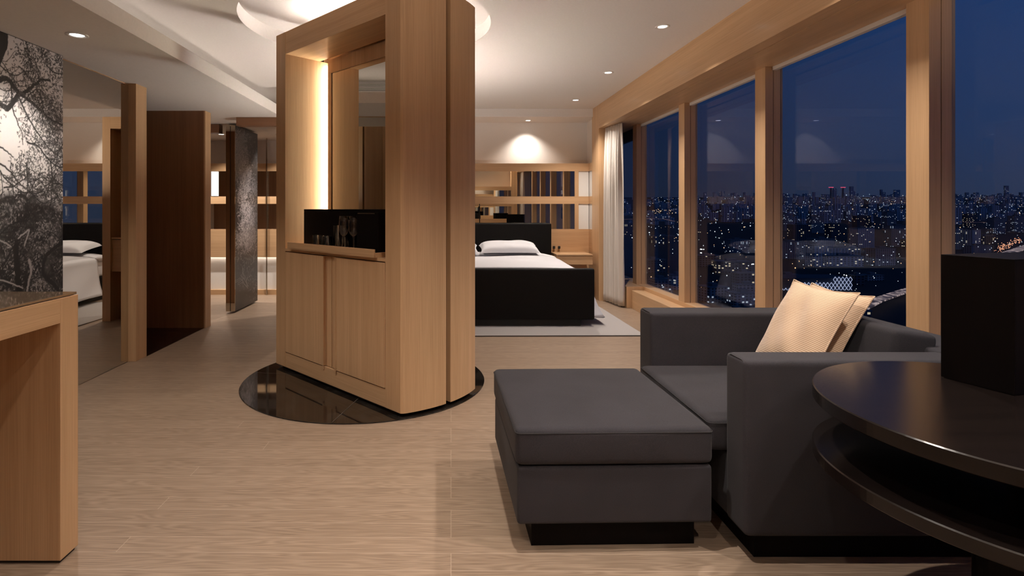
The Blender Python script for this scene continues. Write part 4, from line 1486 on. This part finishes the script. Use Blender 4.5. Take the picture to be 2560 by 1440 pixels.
def road(name, pts, w, mat, label, cat='road'):
    bm = bmesh.new()
    P = [Vector(((px - 1118) / 1375 * Y, Y, (522 - py) / 1375 * Y + 1.25)) for px, py, Y in pts]
    rr = []
    for i, p in enumerate(P):
        d = (P[min(i + 1, len(P) - 1)] - P[max(i - 1, 0)]).normalized()
        s = Vector((0, 0, 1)).cross(d).normalized() * w / 2
        rr.append([bm.verts.new(p + s), bm.verts.new(p - s), bm.verts.new(p - s - Vector((0, 0, 1.5))), bm.verts.new(p + s - Vector((0, 0, 1.5)))])
    for a, b in zip(rr, rr[1:]):
        for k in range(4):
            bm.faces.new((a[k], a[(k + 1) % 4], b[(k + 1) % 4], b[k]))
    bm.faces.new(rr[0]); bm.faces.new(rr[-1])
    tag(link(name, bm, mat), label, cat)
def traffic_mat(name, c0, c1, s):
    m, nt, b = new_mat(name)
    tc = nt.nodes.new('ShaderNodeTexCoord')
    no = nt.nodes.new('ShaderNodeTexNoise')
    no.inputs['Scale'].default_value = 0.12
    no.inputs['Detail'].default_value = 3
    nt.links.new(tc.outputs['Object'], no.inputs['Vector'])
    r = nt.nodes.new('ShaderNodeValToRGB')
    r.color_ramp.elements[0].position = 0.45; r.color_ramp.elements[0].color = (*c0, 1)
    r.color_ramp.elements[1].position = 0.65; r.color_ramp.elements[1].color = (*c1, 1)
    nt.links.new(no.outputs['Fac'], r.inputs[0])
    nt.links.new(r.outputs[0], b.inputs['Emission Color'])
    b.inputs['Emission Strength'].default_value = s
    b.inputs['Base Color'].default_value = (0.05, 0.05, 0.05, 1)
    return m
M_ROAD = traffic_mat('headlit_road', (0.05, 0.035, 0.035), (0.75, 0.55, 0.48), 0.75)
M_ROAD2 = traffic_mat('distant_lit_road', (0.03, 0.02, 0.03), (0.30, 0.18, 0.16), 0.8)
road('highway', [(2150, 770, 590), (2190, 750, 650), (2225, 738, 690), (2265, 725, 740), (2310, 712, 790), (2370, 692, 880)], 13, M_ROAD, 'bright road full of headlights in the wide window right of the lattice')
road('highway', [(2470, 655, 1050), (2520, 632, 1200), (2560, 618, 1350), (2620, 600, 1500)], 22, M_ROAD, 'bright wide road climbing at the right edge of the view')
road('viaduct', [(2370, 554, 2600), (2430, 555, 2600), (2500, 556, 2600), (2620, 557, 2600)], 14, M_ROAD2, 'long faint viaduct crossing behind the right hand window')
road('viaduct', [(1560, 548, 2900), (1620, 546, 2900), (1660, 547, 2900), (1685, 553, 2700)], 12, M_ROAD2, 'faint curved bridge deck seen in the narrow far window')

# lattice screen: diamond net of white tubes on a roof
M_LATT = emis('lit_white_tubes', (0.62, 0.68, 0.90), 0.75)
lat = thing('lattice_screen', 'glowing white diamond lattice wall in the city behind the cushions', 'lattice', (0, 0, 0))
bm = bmesh.new()
YL = 800
def LP(px, py): return ((px - 1118) / 1375 * YL, YL, (522 - py) / 1375 * YL + 1.25)
def top_row(px): return 720 - (px - 1955) * (34 / 175)
px = 1955
step = 9.5
k = 0
while px < 2129:
    for c in range(7):
        y0 = 762 - 14 * c
        if y0 - 14 < top_row(px) - 3: break
        tube(bm, [LP(px, y0), LP(px + step / 2, y0 - 7)], 0.42, 4)
        tube(bm, [LP(px + step / 2, y0 - 7), LP(px, y0 - 14)], 0.42, 4)
        tube(bm, [LP(px, y0), LP(px - step / 2, y0 - 7)], 0.42, 4)
        tube(bm, [LP(px - step / 2, y0 - 7), LP(px, y0 - 14)], 0.42, 4)
    px += step
link('tubes', bm, M_LATT, lat)
M_HALL = plain('hall_roof', (0.05, 0.06, 0.09), 0.8, bscale=0.1)
box('hall', M_HALL, ((1950 - 1118) / 1375 * YL, (2135 - 1118) / 1375 * YL, YL + 3, YL + 50, ground_z(YL), -100), lat)
for px in (2078, 2108):
    t = thing('skyline_mast', 'red-lit mast on the far skyline, %s of two' % ('left' if px == 2078 else 'right'), 'mast', ((px - 1118) / 1375 * 6500, 6500, ground_z(6500)))
    H = (522 - 468) / 1375 * 6500 + 1.25 - ground_z(6500)
    box('mast', M_ROOF, (-8, 8, 0, 10, 0, H), t)
    box('red_light', emis('red_beacon', (1.0, 0.12, 0.22), 0.8), (-26, 26, -4, 8, H - 6, H + 2), t)
